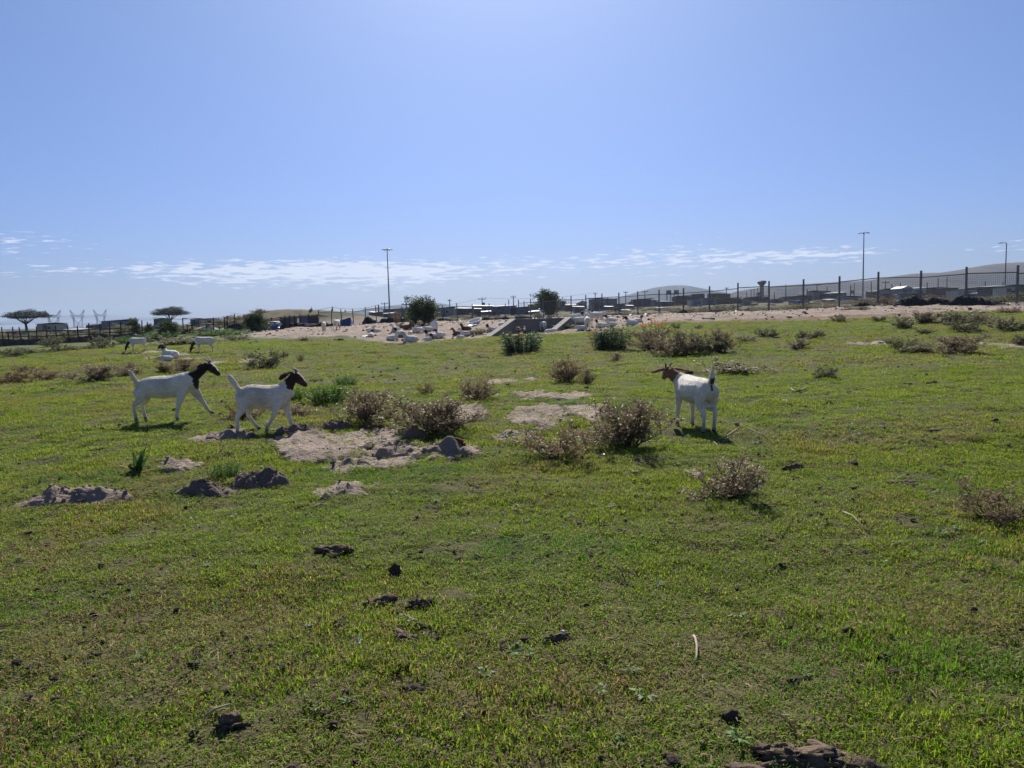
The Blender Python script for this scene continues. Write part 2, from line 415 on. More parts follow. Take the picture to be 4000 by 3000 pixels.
def tuft_mesh(k, rad=.085, nb=66, hmin=.010, hmax=.029, w=.0050):
    rg = np.random.default_rng(100 + k); V = []; T = []; tone = []; kind = []
    for b in range(nb):
        a = rg.uniform(0, 2 * math.pi); rr = rad * math.sqrt(rg.uniform(0, 1)); x, y = rr * math.cos(a), rr * math.sin(a)
        flat = rg.uniform() < .22
        L = rg.uniform(hmin, hmax) * (1.5 if flat else 1); lean = rg.uniform(1.15, 1.5) if flat else rg.uniform(.25, 1.05); az = rg.uniform(0, 2 * math.pi); ww = w * rg.uniform(.6, 1.25)
        d = np.array([math.cos(az), math.sin(az), 0]); s = np.array([-math.sin(az), math.cos(az), 0]) * ww / 2
        p0 = np.array([x, y, -.004 if not flat else .004]); p1 = p0 + L * .55 * (d * math.sin(lean * .7) + np.array([0, 0, math.cos(lean * .7)])); p2 = p1 + L * .5 * (d * math.sin(lean * 1.15) + np.array([0, 0, math.cos(lean * 1.15)]))
        i = len(V); V += [p0 - s, p0 + s, p1 - s * .85, p1 + s * .85, p2]; T += [(i, i + 1, i + 3), (i, i + 3, i + 2), (i + 2, i + 3, i + 4)]
        tn = rg.uniform(); kd = rg.uniform() * (.55 if not flat else 1.0) + (.25 if flat else 0)
        tone += [tn] * 5; kind += [kd] * 5
    me = np_mesh('grass_tuft', V, None, T, M_GRASS, smooth=False); fattr(me, 'tone', tone); fattr(me, 'kind', kind); return me
lib = bpy.data.collections.new('grass_library')          # sources of the instances, not linked to the scene
for k in range(6):
    lib.objects.link(bpy.data.objects.new('grass_tuft', tuft_mesh(k)))
def scatter_group(name, coll):
    ng = bpy.data.node_groups.new(name, 'GeometryNodeTree')
    ng.interface.new_socket('Geometry', in_out='INPUT', socket_type='NodeSocketGeometry'); ng.interface.new_socket('Geometry', in_out='OUTPUT', socket_type='NodeSocketGeometry')
    gi = ng.nodes.new('NodeGroupInput'); go = ng.nodes.new('NodeGroupOutput')
    ci = ng.nodes.new('GeometryNodeCollectionInfo'); ci.inputs['Collection'].default_value = coll; ci.inputs['Separate Children'].default_value = True; ci.inputs['Reset Children'].default_value = True
    ip = ng.nodes.new('GeometryNodeInstanceOnPoints'); ip.inputs['Pick Instance'].default_value = True
    def na(nm, dt):
        n = ng.nodes.new('GeometryNodeInputNamedAttribute'); n.data_type = dt; n.inputs['Name'].default_value = nm; return n.outputs['Attribute']
    L = ng.links.new
    L(gi.outputs[0], ip.inputs['Points']); L(ci.outputs[0], ip.inputs['Instance'])
    L(na('pick', 'INT'), ip.inputs['Instance Index'])
    e2r = ng.nodes.new('FunctionNodeEulerToRotation'); L(na('rot', 'FLOAT_VECTOR'), e2r.inputs[0]); L(e2r.outputs[0], ip.inputs['Rotation'])
    L(na('scl', 'FLOAT_VECTOR'), ip.inputs['Scale']); L(ip.outputs[0], go.inputs[0]); return ng
def scatter(name, pts, rot, scl, pick, coll, label, cat, **extra):
    me = bpy.data.meshes.new(name); me.vertices.add(len(pts)); me.vertices.foreach_set('co', np.asarray(pts, np.float32).ravel())
    for nm, v in (('rot', rot), ('scl', scl)):
        a = me.attributes.new(nm, 'FLOAT_VECTOR', 'POINT'); a.data.foreach_set('vector', np.asarray(v, np.float32).ravel())
    a = me.attributes.new('pick', 'INT', 'POINT'); a.data.foreach_set('value', np.asarray(pick, np.int32))
    for nm, v in extra.items(): fattr(me, nm, v)
    me.update(); o = link(bpy.data.objects.new(name, me)); m = o.modifiers.new('scatter', 'NODES'); m.node_group = scatter_group(name, coll)
    return tag(o, label, cat, kind='stuff')
def grass_points(y0, y1, dens, seed, bald_at, tmax=.86):
    rg = np.random.default_rng(seed); area = tmax * (y1 ** 2 - y0 ** 2); n = int(area * dens)
    Y = np.sqrt(rg.uniform(y0 ** 2, y1 ** 2, n)); X = rg.uniform(-tmax, tmax, n) * Y
    s = sand_mask(X, Y); bald = fbm(X / .42, Y / .42, 91, 3, .6)
    gap = fbm(X / .13, Y / .10, 93, 2, .5)
    keep = (gap > -.40 + .1 * rg.normal(size=n)) & (rg.uniform(size=n) > np.minimum(s * 1.15 - .03, .92)) & (bald > bald_at + .18 * rg.normal(size=n))
    return X[keep], Y[keep], rg
def make_grass(name, y0, y1, dens, scale, seed, zs=1.0, label='', bald=-.46):
    X, Y, rg = grass_points(y0, y1, dens, seed, bald); n = len(X); Z = H(X, Y)
    tall = .60 + 1.0 * np.clip(fbm(X / .8, Y / .8, 95, 3) + .25, 0, 1)
    sc_ = scale * rg.uniform(.8, 1.25, n)
    rot = np.stack([rg.normal(0, .12, n), rg.normal(0, .12, n), rg.uniform(0, 6.283, n)], -1)
    dry = np.clip(dryness(X, Y) + .26 * sst(9, 26, Y) + rg.normal(0, .12, n), 0, 1); lush = np.clip(1.3 * fbm(X / .9, Y / .9, 99, 3) - .1, 0, 1)
    scatter(name, np.stack([X, Y, Z], -1), rot, np.stack([sc_, sc_, sc_ * tall * zs], -1), rg.integers(0, 6, n), lib, label, 'grass', dry=dry, lush=lush)
make_grass('grass', 2.0, 8.0, 460, 1.0, 5, 1.0, 'short cropped grass covering the open pasture', -.50)
make_grass('grass', 8.0, 17.0, 135, 1.35, 6, .95, 'short cropped grass around the sandy digs and shrubs', -.5)
make_grass('grass', 17.0, 42.0, 26, 2.4, 8, .75, 'grazed grass reaching back to the sandy strip')

# weeds, dead stalks between the grass
M_STRAW = mat('dead_straw', (.42, .33, .19), (.26, .19, .11), 20., .85, .15)
M_WEED = leaf_mat('leaf_weed', (.06, .13, .02), (.13, .22, .045), .4)
lib6 = bpy.data.collections.new('straw_library')
for k in range(3):
    b = MB()
    for q in range(3):
        a = rnd.uniform(0, 6.28); L = rnd.uniform(.5, 1); c = Vector((rnd.uniform(-.3, .3), rnd.uniform(-.3, .3), .05)); d = Vector((math.cos(a), math.sin(a), rnd.uniform(0, .25))) * L * .5
        b.path([c - d, c + Vector((0, 0, rnd.uniform(.02, .12))), c + d], [.022, .02, .008], 3)
    lib6.objects.link(bpy.data.objects.new('straw', b.mesh('straw', M_STRAW)))
lib7 = bpy.data.collections.new('weed_library')
for k in range(3):
    rg = np.random.default_rng(700 + k); V = []; T = []; tn = []
    for q in range(16):
        a = rg.uniform(0, 6.28); L = rg.uniform(.25, .55); w = rg.uniform(.07, .14); up = rg.uniform(.15, .7); d = np.array([math.cos(a), math.sin(a), 0]); s_ = np.array([-d[1], d[0], 0]) * w / 2; i = len(V)
        p1 = d * L * .55 + np.array([0, 0, up * L * .5]); p2 = d * L + np.array([0, 0, up * L * .45]); V += [d * .02, p1 - s_, p1 + s_, p2]; T += [(i, i + 1, i + 2), (i + 1, i + 3, i + 2)]; tn += [rg.uniform()] * 4
    me = np_mesh('weed', np.array(V), None, np.array(T), M_WEED, smooth=False); fattr(me, 'tone', tn); lib7.objects.link(bpy.data.objects.new('weed', me))
def strew(name, n, y0, y1, smin, smax, coll, k, seed, label, cat):
    rg = np.random.default_rng(seed); Y = np.sqrt(rg.uniform(y0 ** 2, y1 ** 2, n)); X = rg.uniform(-.8, .8, n) * Y; cl = fbm(X / .9, Y / .9, seed, 3) + .35 * rg.normal(size=n); m = (cl > .1) & (sand_mask(X, Y) < .4); X, Y = X[m], Y[m]; n = len(X); sz = rg.uniform(smin, smax, n)
    scatter(name, np.stack([X, Y, H(X, Y) + .012], -1), np.stack([rg.normal(0, .15, n), rg.normal(0, .15, n), rg.uniform(0, 6.28, n)], -1), np.stack([sz, sz, sz], -1), rg.integers(0, k, n), coll, label, cat)
strew('dead_straw', 5000, 2.2, 13, .03, .10, lib6, 3, 801, 'bits of dead straw lying loose over the grass', 'straw')
strew('low_weeds', 1500, 2.2, 16, .05, .13, lib7, 3, 802, 'small flat leafy weeds dotted through the grass', 'weeds')
# ------------------------------------------------------------------ far hills
def hill(name, prof, Y, depth, m, label, seed, grow=0.0):
    """ridge whose crest follows a list of (column, crest row); a solid swell of ground with its own depth"""
    px = np.array([p[0] for p in prof], float); hh = np.array([(1285 - .0262 * p[0]) - p[1] for p in prof]) * Y / FPX + CAM_H
    n = 150; cx = np.linspace(px[0], px[-1], n); h = np.interp(cx, px, hh)
    k = np.array([.25, .5, .25])
    for _ in range(3): h[1:-1] = np.convolve(h, k, 'same')[1:-1]
    xs = (cx - 2000) / FPX * Y; m_ = 40; vs_ = np.linspace(-1, 1, m_)
    X = np.repeat(xs[None], m_, 0); Yg = Y + vs_[:, None] * depth + 0 * X
    bell = (np.cos(vs_ * math.pi) * .5 + .5)[:, None] ** .8
    e = np.minimum(1, np.minimum(np.arange(n), n - 1 - np.arange(n)) / 6.0)[None]
    Z = bell * h[None] * (1 + .10 * fbm(X / (depth * .35), Yg / (depth * .35), seed, 4) * (1 - bell * .8)) * (.35 + .65 * e) - 1.0 * (1 - bell)
    V = np.stack([X, Yg, Z], -1).reshape(-1, 3); i, j = np.meshgrid(np.arange(m_ - 1), np.arange(n - 1), indexing='ij')
    Q = np.stack([i * n + j, i * n + j + 1, (i + 1) * n + j + 1, (i + 1) * n + j], -1).reshape(-1, 4)
    o = link(bpy.data.objects.new(name, np_mesh(name, V, Q, None, m))); return tag(o, label, 'hill', kind='structure')
def hill_mat(name, a, b, c, s):
    t = NT(name); p = t.pos(); q = t.n('ShaderNodeMapping'); q.inputs['Scale'].default_value = (1, .5, 2.5); t.l(p, q.inputs[0]); v = q.outputs[0]
    col = t.mix(t.rng(t.noise(s, 4, .6, v), .42, .58), a, b); col = t.mix(t.rng(t.noise(s * 2.4, 3, .6, v), .55, .66), col, c)
    return t.done(t.bsdf(col, .95, .1))
hill('hill', [(2800, 1192), (2890, 1137), (3010, 1119), (3200, 1107), (3400, 1096), (3480, 1082), (3560, 1070), (3660, 1068), (3773, 1052), (3870, 1035), (4000, 1026), (4200, 1010), (4400, 1012), (4600, 1060), (4800, 1100)], 1350, 420,
     hill_mat('hill_scrub', (.085, .070, .054), (.044, .041, .038), (.014, .019, .021), .008), 'long tan scrub-covered hillside behind the right end of the settlement', 5)
hill('hill', [(2280, 1200), (2400, 1168), (2480, 1146), (2560, 1124), (2620, 1116), (2670, 1116), (2730, 1128), (2800, 1142), (2900, 1152), (3100, 1165)], 2600, 600,
     hill_mat('hill_far', (.060, .058, .046), (.042, .042, .036), (.030, .034, .030), .006), 'rounded blue-grey hill beyond the middle of the settlement', 6)
hill('hill', [(1390, 1225), (1460, 1204), (1560, 1192), (1640, 1184), (1690, 1180), (1740, 1186), (1800, 1200), (1870, 1225)], 3300, 700,
     bpy.data.materials['hill_far'], 'low faint hill behind the tall lamp mast', 7)

# ------------------------------------------------------------------ common materials
M_STEEL = mat('galvanised_steel', (.16, .165, .17), (.10, .10, .105), 9., .55, .5, .3)
M_POST = mat('weathered_post', (.17, .17, .17), (.11, .11, .11), 7., .85, .2)
M_WIRE = mat('fence_wire', (.15, .15, .15), (.10, .10, .10), 7., .6, .4, .4)
M_WOOD = mat('weathered_wood', (.10, .078, .058), (.05, .04, .03), 9., .9, .15, 0, .4)
M_DARK = mat('dark_netting', (.016, .019, .020), (.030, .032, .030), 12., .9, .15, 0, .6)
M_CONC = mat('culvert_concrete', (.30, .275, .24), (.20, .18, .16), 4., .9, .2, 0, .5, 14)
M_SHEETS = [mat(n, c, tuple(x * .7 for x in c), 2.2, .6, .35, 0, .25, 8) for n, c in (
    ('sheet_grey', (.20, .205, .21)), ('sheet_dark', (.085, .088, .095)), ('sheet_rust', (.165, .080, .055)), ('sheet_pale', (.42, .42, .41)),
    ('sheet_blue', (.13, .18, .27)), ('sheet_cream', (.36, .33, .27)), ('sheet_brown', (.12, .085, .065)))]
S_GREY, S_DARK, S_RUST, S_PALE, S_BLUE, S_CREAM, S_BROWN = M_SHEETS
M_ROOF = mat('zinc_roof', (.46, .47, .48), (.30, .30, .30), 1.5, .38, .5, .35)
M_ROOFD = mat('old_zinc_roof', (.20, .19, .185), (.11, .09, .08), 1.2, .55, .4, .2)
M_GLASSD = mat('dark_opening', (.012, .013, .016), (.02, .02, .022), 3., .25, .5)
M_TARPB = mat('blue_tarpaulin', (.035, .070, .17), (.022, .045, .11), 3., .55, .35, 0, .5, 6)
M_TARPW = mat('pale_sheeting', (.50, .49, .46), (.33, .32, .30), 3., .7, .3, 0, .5, 6)
M_ORANGE = mat('orange_barrier', (.33, .075, .035), (.20, .05, .028), 3., .75, .2, 0, .4, 8)

# ------------------------------------------------------------------ boundary fence
def line_hit(px, A, B):
    t = (px - 2000) / FPX
    # (A + s(B-A)).x = t * (A + s(B-A)).y
    s = (t * A[1] - A[0]) / ((B[0] - A[0]) - t * (B[1] - A[1])); return (A[0] + s * (B[0] - A[0]), A[1] + s * (B[1] - A[1]))
post_me = MB().box((0, 0, .5), (.105, .105, 1.0)).mesh('fence_post', M_POST)
cap_me = MB().box((0, 0, .02), (.10, .10, .04), taper=.6).mesh('post_cap', M_POST)
def mesh_panel_mesh():
    b = MB(); nx, nz = 26, 16
    for i in range(nx + 1): b.bar((i / nx, 0, 0), (i / nx, 0, 1), .0016, n=3, cap=False)
    for i in range(nz + 1): b.bar((0, .001, i / nz), (1, .001, i / nz), .0040, n=3, cap=False)
    return b.mesh('mesh_panel', M_WIRE)
panel_me = mesh_panel_mesh()
def fence_run(pxs, A, B, h, label, rail=.81, mesh=True, wob=.0, rz=.025):
    pts = [line_hit(px, A, B) for px in pxs]
    root = empty('mesh_fence', (pts[0][0], pts[0][1], hz(*pts[0])), 0, label, 'fence'); o0 = root.location.copy(); tops = []
    rg = random.Random(len(pxs))
    for i, (x, y) in enumerate(pts):
        z = hz(x, y); hh = h(pxs[i]) if callable(h) else h; hh *= 1 + rg.uniform(-wob, wob)
        p = link(bpy.data.objects.new('post', post_me), root); p.location = Vector((x, y, z - .35)) - o0; p.scale = (1, 1, hh + .35)
        p.rotation_euler = (rg.uniform(-rz, rz), rg.uniform(-rz, rz), rg.uniform(0, .3))
        tops.append((Vector((x, y, z)), hh))
    for (a, ha), (b, hb) in zip(tops[:-1], tops[1:]):
        s = rg.uniform(-.02, .02)
        MB().bar(a + Vector((0, .05, ha * (rail + s))) - o0, b + Vector((0, .05, hb * (rail + s))) - o0, .036, n=6).build('rail', M_STEEL, root)
        if mesh:
            m = link(bpy.data.objects.new('mesh_panel', panel_me), root); d = b - a; L = math.hypot(d.x, d.y)
            m.location = a + Vector((0, .09, .06)) - o0; m.rotation_euler = (0, 0, math.atan2(d.y, d.x)); m.scale = (L, 1.0, (ha + hb) / 2 * rail - .06)
            m.rotation_euler = Matrix.Rotation(math.atan2(d.y, d.x), 3, 'Z').to_euler(); m.rotation_euler.y = -math.atan2(d.z, L)
    return root
FA, FB, FC = (1.9, 95.5), (.656 * 48, 48.0), (-.25 * 86, 86.0)
RIGHT_PX = [2033, 2080, 2130, 2182, 2237, 2296, 2357, 2424, 2497, 2579, 2674, 2775, 2885, 3006, 3139, 3280, 3430, 3595, 3773, 3971, 4185]
fence_run(RIGHT_PX, FA, FB, 2.52, 'tall grey post and wire mesh fence with top rail along the sandy strip', rz=.012)
LEFT_PX = [1254, 1304, 1345, 1390, 1436, 1480, 1530, 1579, 1632, 1685, 1739, 1796, 1853, 1916, 1980]
fence_run(LEFT_PX, FC, FA, lambda p: np.interp(p, [1250, 1480, 1700, 1980], [1.5, 1.85, 1.95, 2.2]), 'lower wire fence with bare posts behind the dark bushy tree', rail=.82, wob=.12, rz=.05)

# black shade netting slumped along the foot of the fences
def netting(pxs, A, B, hmax, name, label, seed, m=M_DARK, off=-.35, thick=.55):
    n = 90; a = np.linspace(pxs[0], pxs[1], n); rg = np.random.default_rng(seed); prof = np.linspace(-1, 1, 9); V = []
    for i, px in enumerate(a):
        x, y = line_hit(px, A, B); e = min(1, min(i, n - 1 - i) / 6.0)
        hh = hmax * (.55 + .75 * float(fbm(np.array([px / 62.]), np.array([3.]), seed, 3)[0]) + .10 * float(fbm(np.array([px / 9.]), np.array([1.]), seed + 4, 2)[0])) * e
        hh = max(hh, .03)
        for q in prof:
            yy = y + off + q * thick; w = (1 - abs(q) ** 1.6)
            V.append((x + .04 * rg.normal(), yy, hh * w + .06 * hh * rg.normal() - .03 * abs(q)))
    V = np.array(V); V[:, 2] += H(V[:, 0], V[:, 1])
    m_ = len(prof); i, j = np.meshgrid(np.arange(n - 1), np.arange(m_ - 1), indexing='ij')
    Q = np.stack([i * m_ + j, (i + 1) * m_ + j, (i + 1) * m_ + j + 1, i * m_ + j + 1], -1).reshape(-1, 4)
    o = link(bpy.data.objects.new(name, np_mesh(name, V, Q, None, m))); return tag(o, label, 'netting')
netting((3310, 3925), FA, FB, .62, 'shade_netting', 'black netting slumped in a long low heap at the foot of the tall mesh fence', 3)
netting((2640, 2830), FA, FB, .42, 'shade_netting', 'short dark strip of netting at the foot of the tall mesh fence', 4)
netting((1425, 1610), FC, FA, .85, 'shade_netting', 'black crumpled netting along the low fence left of the bushy tree', 5)
netting((1705, 2010), FC, FA, .55, 'shade_netting', 'black netting and rubbish along the low fence right of the bushy tree', 6)
netting((2010, 2160), FA, FB, .6, 'shade_netting', 'dark netting heap below the tree behind the culvert', 8)
netting((2230, 2520), FA, FB, .5, 'shade_netting', 'dark netting at the fence foot behind the standing goats', 9)

# ------------------------------------------------------------------ settlement of shacks
def shack(x0, x1, yt, Y, wall, roof, label, cat='shack', gable=False, dep=4.0, openings=True, group='shacks of the settlement behind the fence'):
    a = at(x0, yt, Y); b = at(x1, yt, Y); w = b.x - a.x; xm = (a.x + b.x) / 2; zt = (a.z + b.z) / 2
    zg = min(float(Hs(a.x, Y)), float(Hs(b.x, Y))) - .1; h = zt - zg - .12
    if h < 1.5: zg = zt - .12 - 1.9; h = 1.9
    rg = random.Random(int(x0 * 7 + x1)); root = empty('shack', (xm, Y, zg), rg.uniform(-.08, .08), label, cat, group)
    MB().box((0, dep / 2, h / 2), (w, dep, h)).build('wall', wall, root)
    sl = rg.choice((-1, 1)) * .05; o = .18; rf = MB()
    if gable:
        for s in (-1, 1):
            rf.poly([(s * (w / 2 + o), -o, h - .05), (s * (w / 2 + o), dep + o, h - .05), (0, dep + o, h + .45), (0, -o, h + .45)])
            rf.poly([(s * (w / 2 + o), -o, h - .0), (s * (w / 2 + o), dep + o, h - .0), (0, dep + o, h + .5), (0, -o, h + .5)])
        rf.poly([(-w / 2, 0, h), (w / 2, 0, h), (0, 0, h + .45)])
    else:
        rf.box((0, dep / 2, h + .09), (w + 2 * o, dep + 2 * o, .07), Matrix.Rotation(sl, 3, 'Y') @ Matrix.Rotation(.04 * rg.choice((-1, 1)), 3, 'X'))
    rf.build('roof', roof, root)
    if openings:
        k = max(1, int(w / 3.2)); di = rg.randrange(k)
        for i in range(k):
            cx = -w / 2 + w * (i + .5) / k
            if i == di: MB().box((cx - .3, -.02, min(h * .46, .98)), (.8, .05, min(h * .9, 1.95))).build('door', rg.choice((S_BROWN, S_DARK, S_BLUE)), root)
            if i != di or k == 1:
                wd = MB().box((cx + (.55 if k == 1 else 0), -.02, h * .62), (.75, .05, .6)).build('window', S_PALE, root)
                MB().box((cx + (.55 if k == 1 else 0), -.05, h * .62), (.62, .03, .48)).build('pane', M_GLASSD, wd)
    return root
G, D, RU, PA, BL, CR, BR = S_GREY, S_DARK, S_RUST, S_PALE, S_BLUE, S_CREAM, S_BROWN
SH = [  # x0, x1, top row, depth, wall, roof, gable, label
 (1496, 1590, 1208, 165, BL, M_ROOFD, 0, 'blue-grey flat-roofed shack at the foot of the tall lamp mast'),
 (1606, 1650, 1205, 175, G, M_ROOFD, 0, 'grey shack half hidden by the dark bushy tree'),
 (1700, 1772, 1202, 165, CR, M_ROOF, 0, 'cream shack just right of the dark bushy tree'),
 (1772, 1845, 1203, 180, D, M_ROOFD, 0, 'low dark shack behind the middle of the low fence'),
 (1846, 1925, 1193, 165, G, M_ROOF, 0, 'grey shack with bright roof behind the white tub'),
 (1925, 1990, 1194, 172, BL, M_ROOFD, 0, 'blue-grey shack beside the pair of power poles'),
 (1992, 2068, 1201, 150, D, M_ROOF, 0, 'low dark shack with pale roof left of the fence-side tree'),
 (2068, 2103, 1187, 180, PA, M_ROOFD, 0, 'narrow pale shack behind the fence-side tree'),
 (2172, 2208, 1177, 185, G, M_ROOFD, 0, 'upright grey shack right of the fence-side tree'),
 (2209, 2254, 1190, 170, BR, M_ROOFD, 0, 'small brown shack behind the first tall fence posts'),
 (2256, 2292, 1180, 165, PA, M_ROOF, 1, 'pale gabled shack with bright roof edge'),
 (2301, 2410, 1166, 235, G, M_ROOFD, 0, 'long grey hall behind the standing goats'),
 (2352, 2396, 1196, 160, D, M_ROOF, 0, 'low shack with a bright white roof'),
 (2402, 2452, 1187, 165, G, M_ROOF, 0, 'grey shack with pale sagging roof'),
 (2452, 2476, 1192, 160, D, M_ROOF, 0, 'narrow dark shack with pale roof beside the rusty block'),
 (2474, 2553, 1168, 210, RU, M_ROOFD, 0, 'long rusty red shack below the rounded hill'),
 (2553, 2578, 1170, 200, G, M_ROOFD, 0, 'narrow grey shack between two red ones'),
 (2580, 2636, 1176, 190, D, M_ROOF, 0, 'dark shack with pale roof under the tank stand'),
 (2640, 2704, 1156, 200, RU, M_ROOFD, 0, 'tall brick-red shack right of the tank stand'),
 (2704, 2752, 1149, 225, D, M_ROOFD, 0, 'dark two-storey shack behind the brick-red one'),
 (2698, 2744, 1170, 165, PA, M_ROOF, 0, 'pale shack with lean-to roof in front of the brick-red one'),
 (2744, 2800, 1164, 175, G, M_ROOF, 0, 'grey shack with thin bright roof line'),
 (2796, 2854, 1147, 220, RU, M_ROOFD, 0, 'rusty upper shack behind the long reddish one'),
 (2800, 2898, 1165, 180, BR, M_ROOF, 0, 'long reddish shack with a curved bright roof'),
 (2924, 3003, 1159, 185, D, M_ROOFD, 0, 'dark shack at the foot of the flared tower'),
 (3018, 3060, 1168, 165, G, M_ROOF, 0, 'low shack with a bright roof sheet right of the flared tower'),
 (3062, 3122, 1158, 190, G, M_ROOF, 0, 'grey shack with sloping pale roof before the scrub hill'),
 (3128, 3172, 1154, 185, D, M_ROOF, 0, 'dark shack with white roof strip beside the grey block'),
 (3178, 3245, 1137, 190, G, M_ROOFD, 0, 'plain grey block building taller than its neighbours'),
 (3246, 3306, 1142, 185, D, M_ROOF, 0, 'dark shack with pale roof behind a tall fence post'),
 (3300, 3366, 1157, 160, BL, M_ROOF, 0, 'low blue-grey shack with white roof beneath the right lamp mast'),
 (3470, 3523, 1129, 165, G, M_ROOFD, 0, 'grey shack behind the dry bush by the fence'),
 (3523, 3563, 1124, 155, BL, M_ROOF, 1, 'small gabled blue-grey shack'),
 (3563, 3618, 1124, 165, PA, M_ROOF, 0, 'pale white-walled shack right of the gabled one'),
 (3618, 3684, 1124, 175, BR, M_ROOFD, 0, 'brown shack behind the russet bush'),
 (3684, 3744, 1122, 160, D, M_ROOFD, 0, 'dark shack below two thin poles'),
 (3744, 3816, 1130, 150, PA, M_ROOFD, 0, 'low pale shack beside the long brown one'),
 (3816, 3932, 1118, 160, BR, M_ROOFD, 0, 'long brown shack left of the street lamp'),
 (3934, 3964, 1119, 130, PA, M_ROOFD, 0, 'small white-framed booth beside the street lamp'),
 (3972, 4060, 1113, 155, BR, M_ROOF, 0, 'brown shack with pale roof at the end of the row'),
]
for (x0, x1, yt, Y, w, r, g, lab) in SH: shack(x0, x1, yt, Y, w, r, lab, gable=bool(g))
_used = set()
def uniq(l, extra):
    for e in ('',) + extra:
        c = (l + ' ' + e) if e.startswith('with') else (e + ' ' + l).strip()
        if c not in _used: _used.add(c); return c
    return l
_fr = random.Random(31); _fx = 1440; _cn = {'sheet_grey': 'grey', 'sheet_dark': 'dark', 'sheet_rust': 'rusty', 'sheet_pale': 'pale', 'sheet_blue': 'blue-grey', 'sheet_cream': 'cream', 'sheet_brown': 'brown'}
while _fx < 4000:
    w_ = _fr.uniform(22, 58); m_ = _fr.choice((G, D, D, RU, BR, BL, G, PA)); x_ = _fx + w_ / 2
    nb = min(SH, key=lambda q: abs((q[0] + q[1]) / 2 - x_)); top = nb[2] + _fr.uniform(-3, 14); rf = _fr.choice((M_ROOF, M_ROOFD, M_ROOFD)); front = _fr.random() < .45
    shack(_fx, _fx + w_, top + (14 if front else 0), _fr.uniform(135, 150) if front else _fr.uniform(195, 250), m_, rf, uniq('small %s shack %s the %s' % (_cn[m_.name], 'in front of' if front else 'beyond', ' '.join(nb[7].split(' behind ')[0].split(' with ')[0].split()[:6])), ('with bright roof' if rf is M_ROOF else 'with dull roof', 'wide' if w_ > 40 else 'narrow')), openings=front)
    _fx += w_ * _fr.uniform(.75, 1.5)
LS = [(20, 105, 1291, 120, CR, M_ROOF, 0, 'low shack with pale roof under the broad flat pine'), (143, 217, 1264, 150, CR, M_ROOFD, 0, 'beige box-shaped house right of the broad flat pine'),
      (178, 236, 1291, 118, D, M_ROOF, 0, 'low dark shack with bright roof behind the corral fence'), (250, 298, 1286, 128, G, M_ROOF, 0, 'small grey shack with bright roof below the middle pylon'),
      (336, 396, 1267, 160, D, M_ROOFD, 0, 'dark long shack left of the pale blue hall'), (396, 505, 1252, 175, BL, M_ROOFD, 0, 'pale blue hall with sloping roof behind the corral'),
      (600, 640, 1243, 150, D, M_ROOFD, 0, 'dark upright shack under the second flat pine'), (742, 780, 1244, 150, G, M_ROOFD, 0, 'grey house left of the dirt mound'),
      (780, 834, 1242, 155, PA, M_ROOFD, 0, 'pale house beside the dirt mound')]
for (x0, x1, yt, Y, w, r, g, lab) in LS: shack(x0, x1, yt, Y, w, r, lab, cat='house' if 'house' in lab else 'shack', group='buildings behind the corral')

# ------------------------------------------------------------------ power poles, masts, pylons, tower
def pole(px, yt, Y, arm=0, label='', r=.10, transformer=False):
    t = at(px, yt, Y); zg = float(Hs(t.x, Y)); root = empty('power_pole', (t.x, Y, zg), 0, label, 'power pole', 'power poles over the settlement'); h = t.z - zg
    MB().bar((0, 0, -.3), (0, 0, h), r * 1.2, r * .8, 8).build('pole', M_WOOD, root)
    if arm:
        MB().box((0, -.12, h - .35), (arm, .12, .14)).build('cross_arm', M_WOOD, root)
        for s in (-.45, 0, .45): MB().bar((s * arm, -.12, h - .30), (s * arm, -.12, h + .02), .045, n=6).build('insulator', M_STEEL, root)
    if transformer: MB().box((.35, 0, h - 1.6), (.6, .6, .8)).build('transformer', M_STEEL, root)
    return Vector((t.x, Y, t.z))
POLES = [(1298, 1199, 110, 0, 0), (1348, 1211, 112, 0, 0), (1478, 1190, 118, 0, 1), (1502, 1181, 170, 1.6, 0), (1587, 1183, 165, 1.4, 1), (1692, 1173, 190, 0, 0), (1756, 1169, 185, .9, 0),
         (1883, 1163, 180, 2.0, 1), (1987, 1170, 175, 0, 0), (2005, 1155, 185, 1.3, 0), (2047, 1175, 180, 0, 0), (2325, 1143, 200, .9, 0), (2374, 1160, 190, 0, 0), (2444, 1138, 210, 1.2, 0), (2519, 1135, 205, 1.8, 0),
         (2838, 1122, 215, 1.0, 0), (2917, 1138, 190, 0, 0), (2960, 1125, 195, 0, 1), (3025, 1142, 190, 0, 0), (3070, 1110, 200, 0, 0), (3153, 1128, 190, 0, 0), (3192, 1108, 195, 1.6, 0), (3231, 1118, 190, 0, 0),
         (3323, 1115, 180, 0, 1), (3337, 1107, 185, 0, 0), (3404, 1100, 185, 0, 0), (3459, 1098, 180, 1.8, 0), (3484, 1110, 175, 0, 0), (3518, 1105, 175, 0, 1), (3622, 1103, 170, 0, 0), (3665, 1085, 185, 0, 0),
         (3700, 1080, 190, 0, 0), (3849, 1098, 170, 0, 1), (3918, 1102, 175, 0, 0)]
tops = {}
_near = lambda px: min(SH, key=lambda q: abs((q[0] + q[1]) / 2 - px))[7].split(' behind ')[0].split(' with ')[0].split(' before ')[0]
from_kind = {}
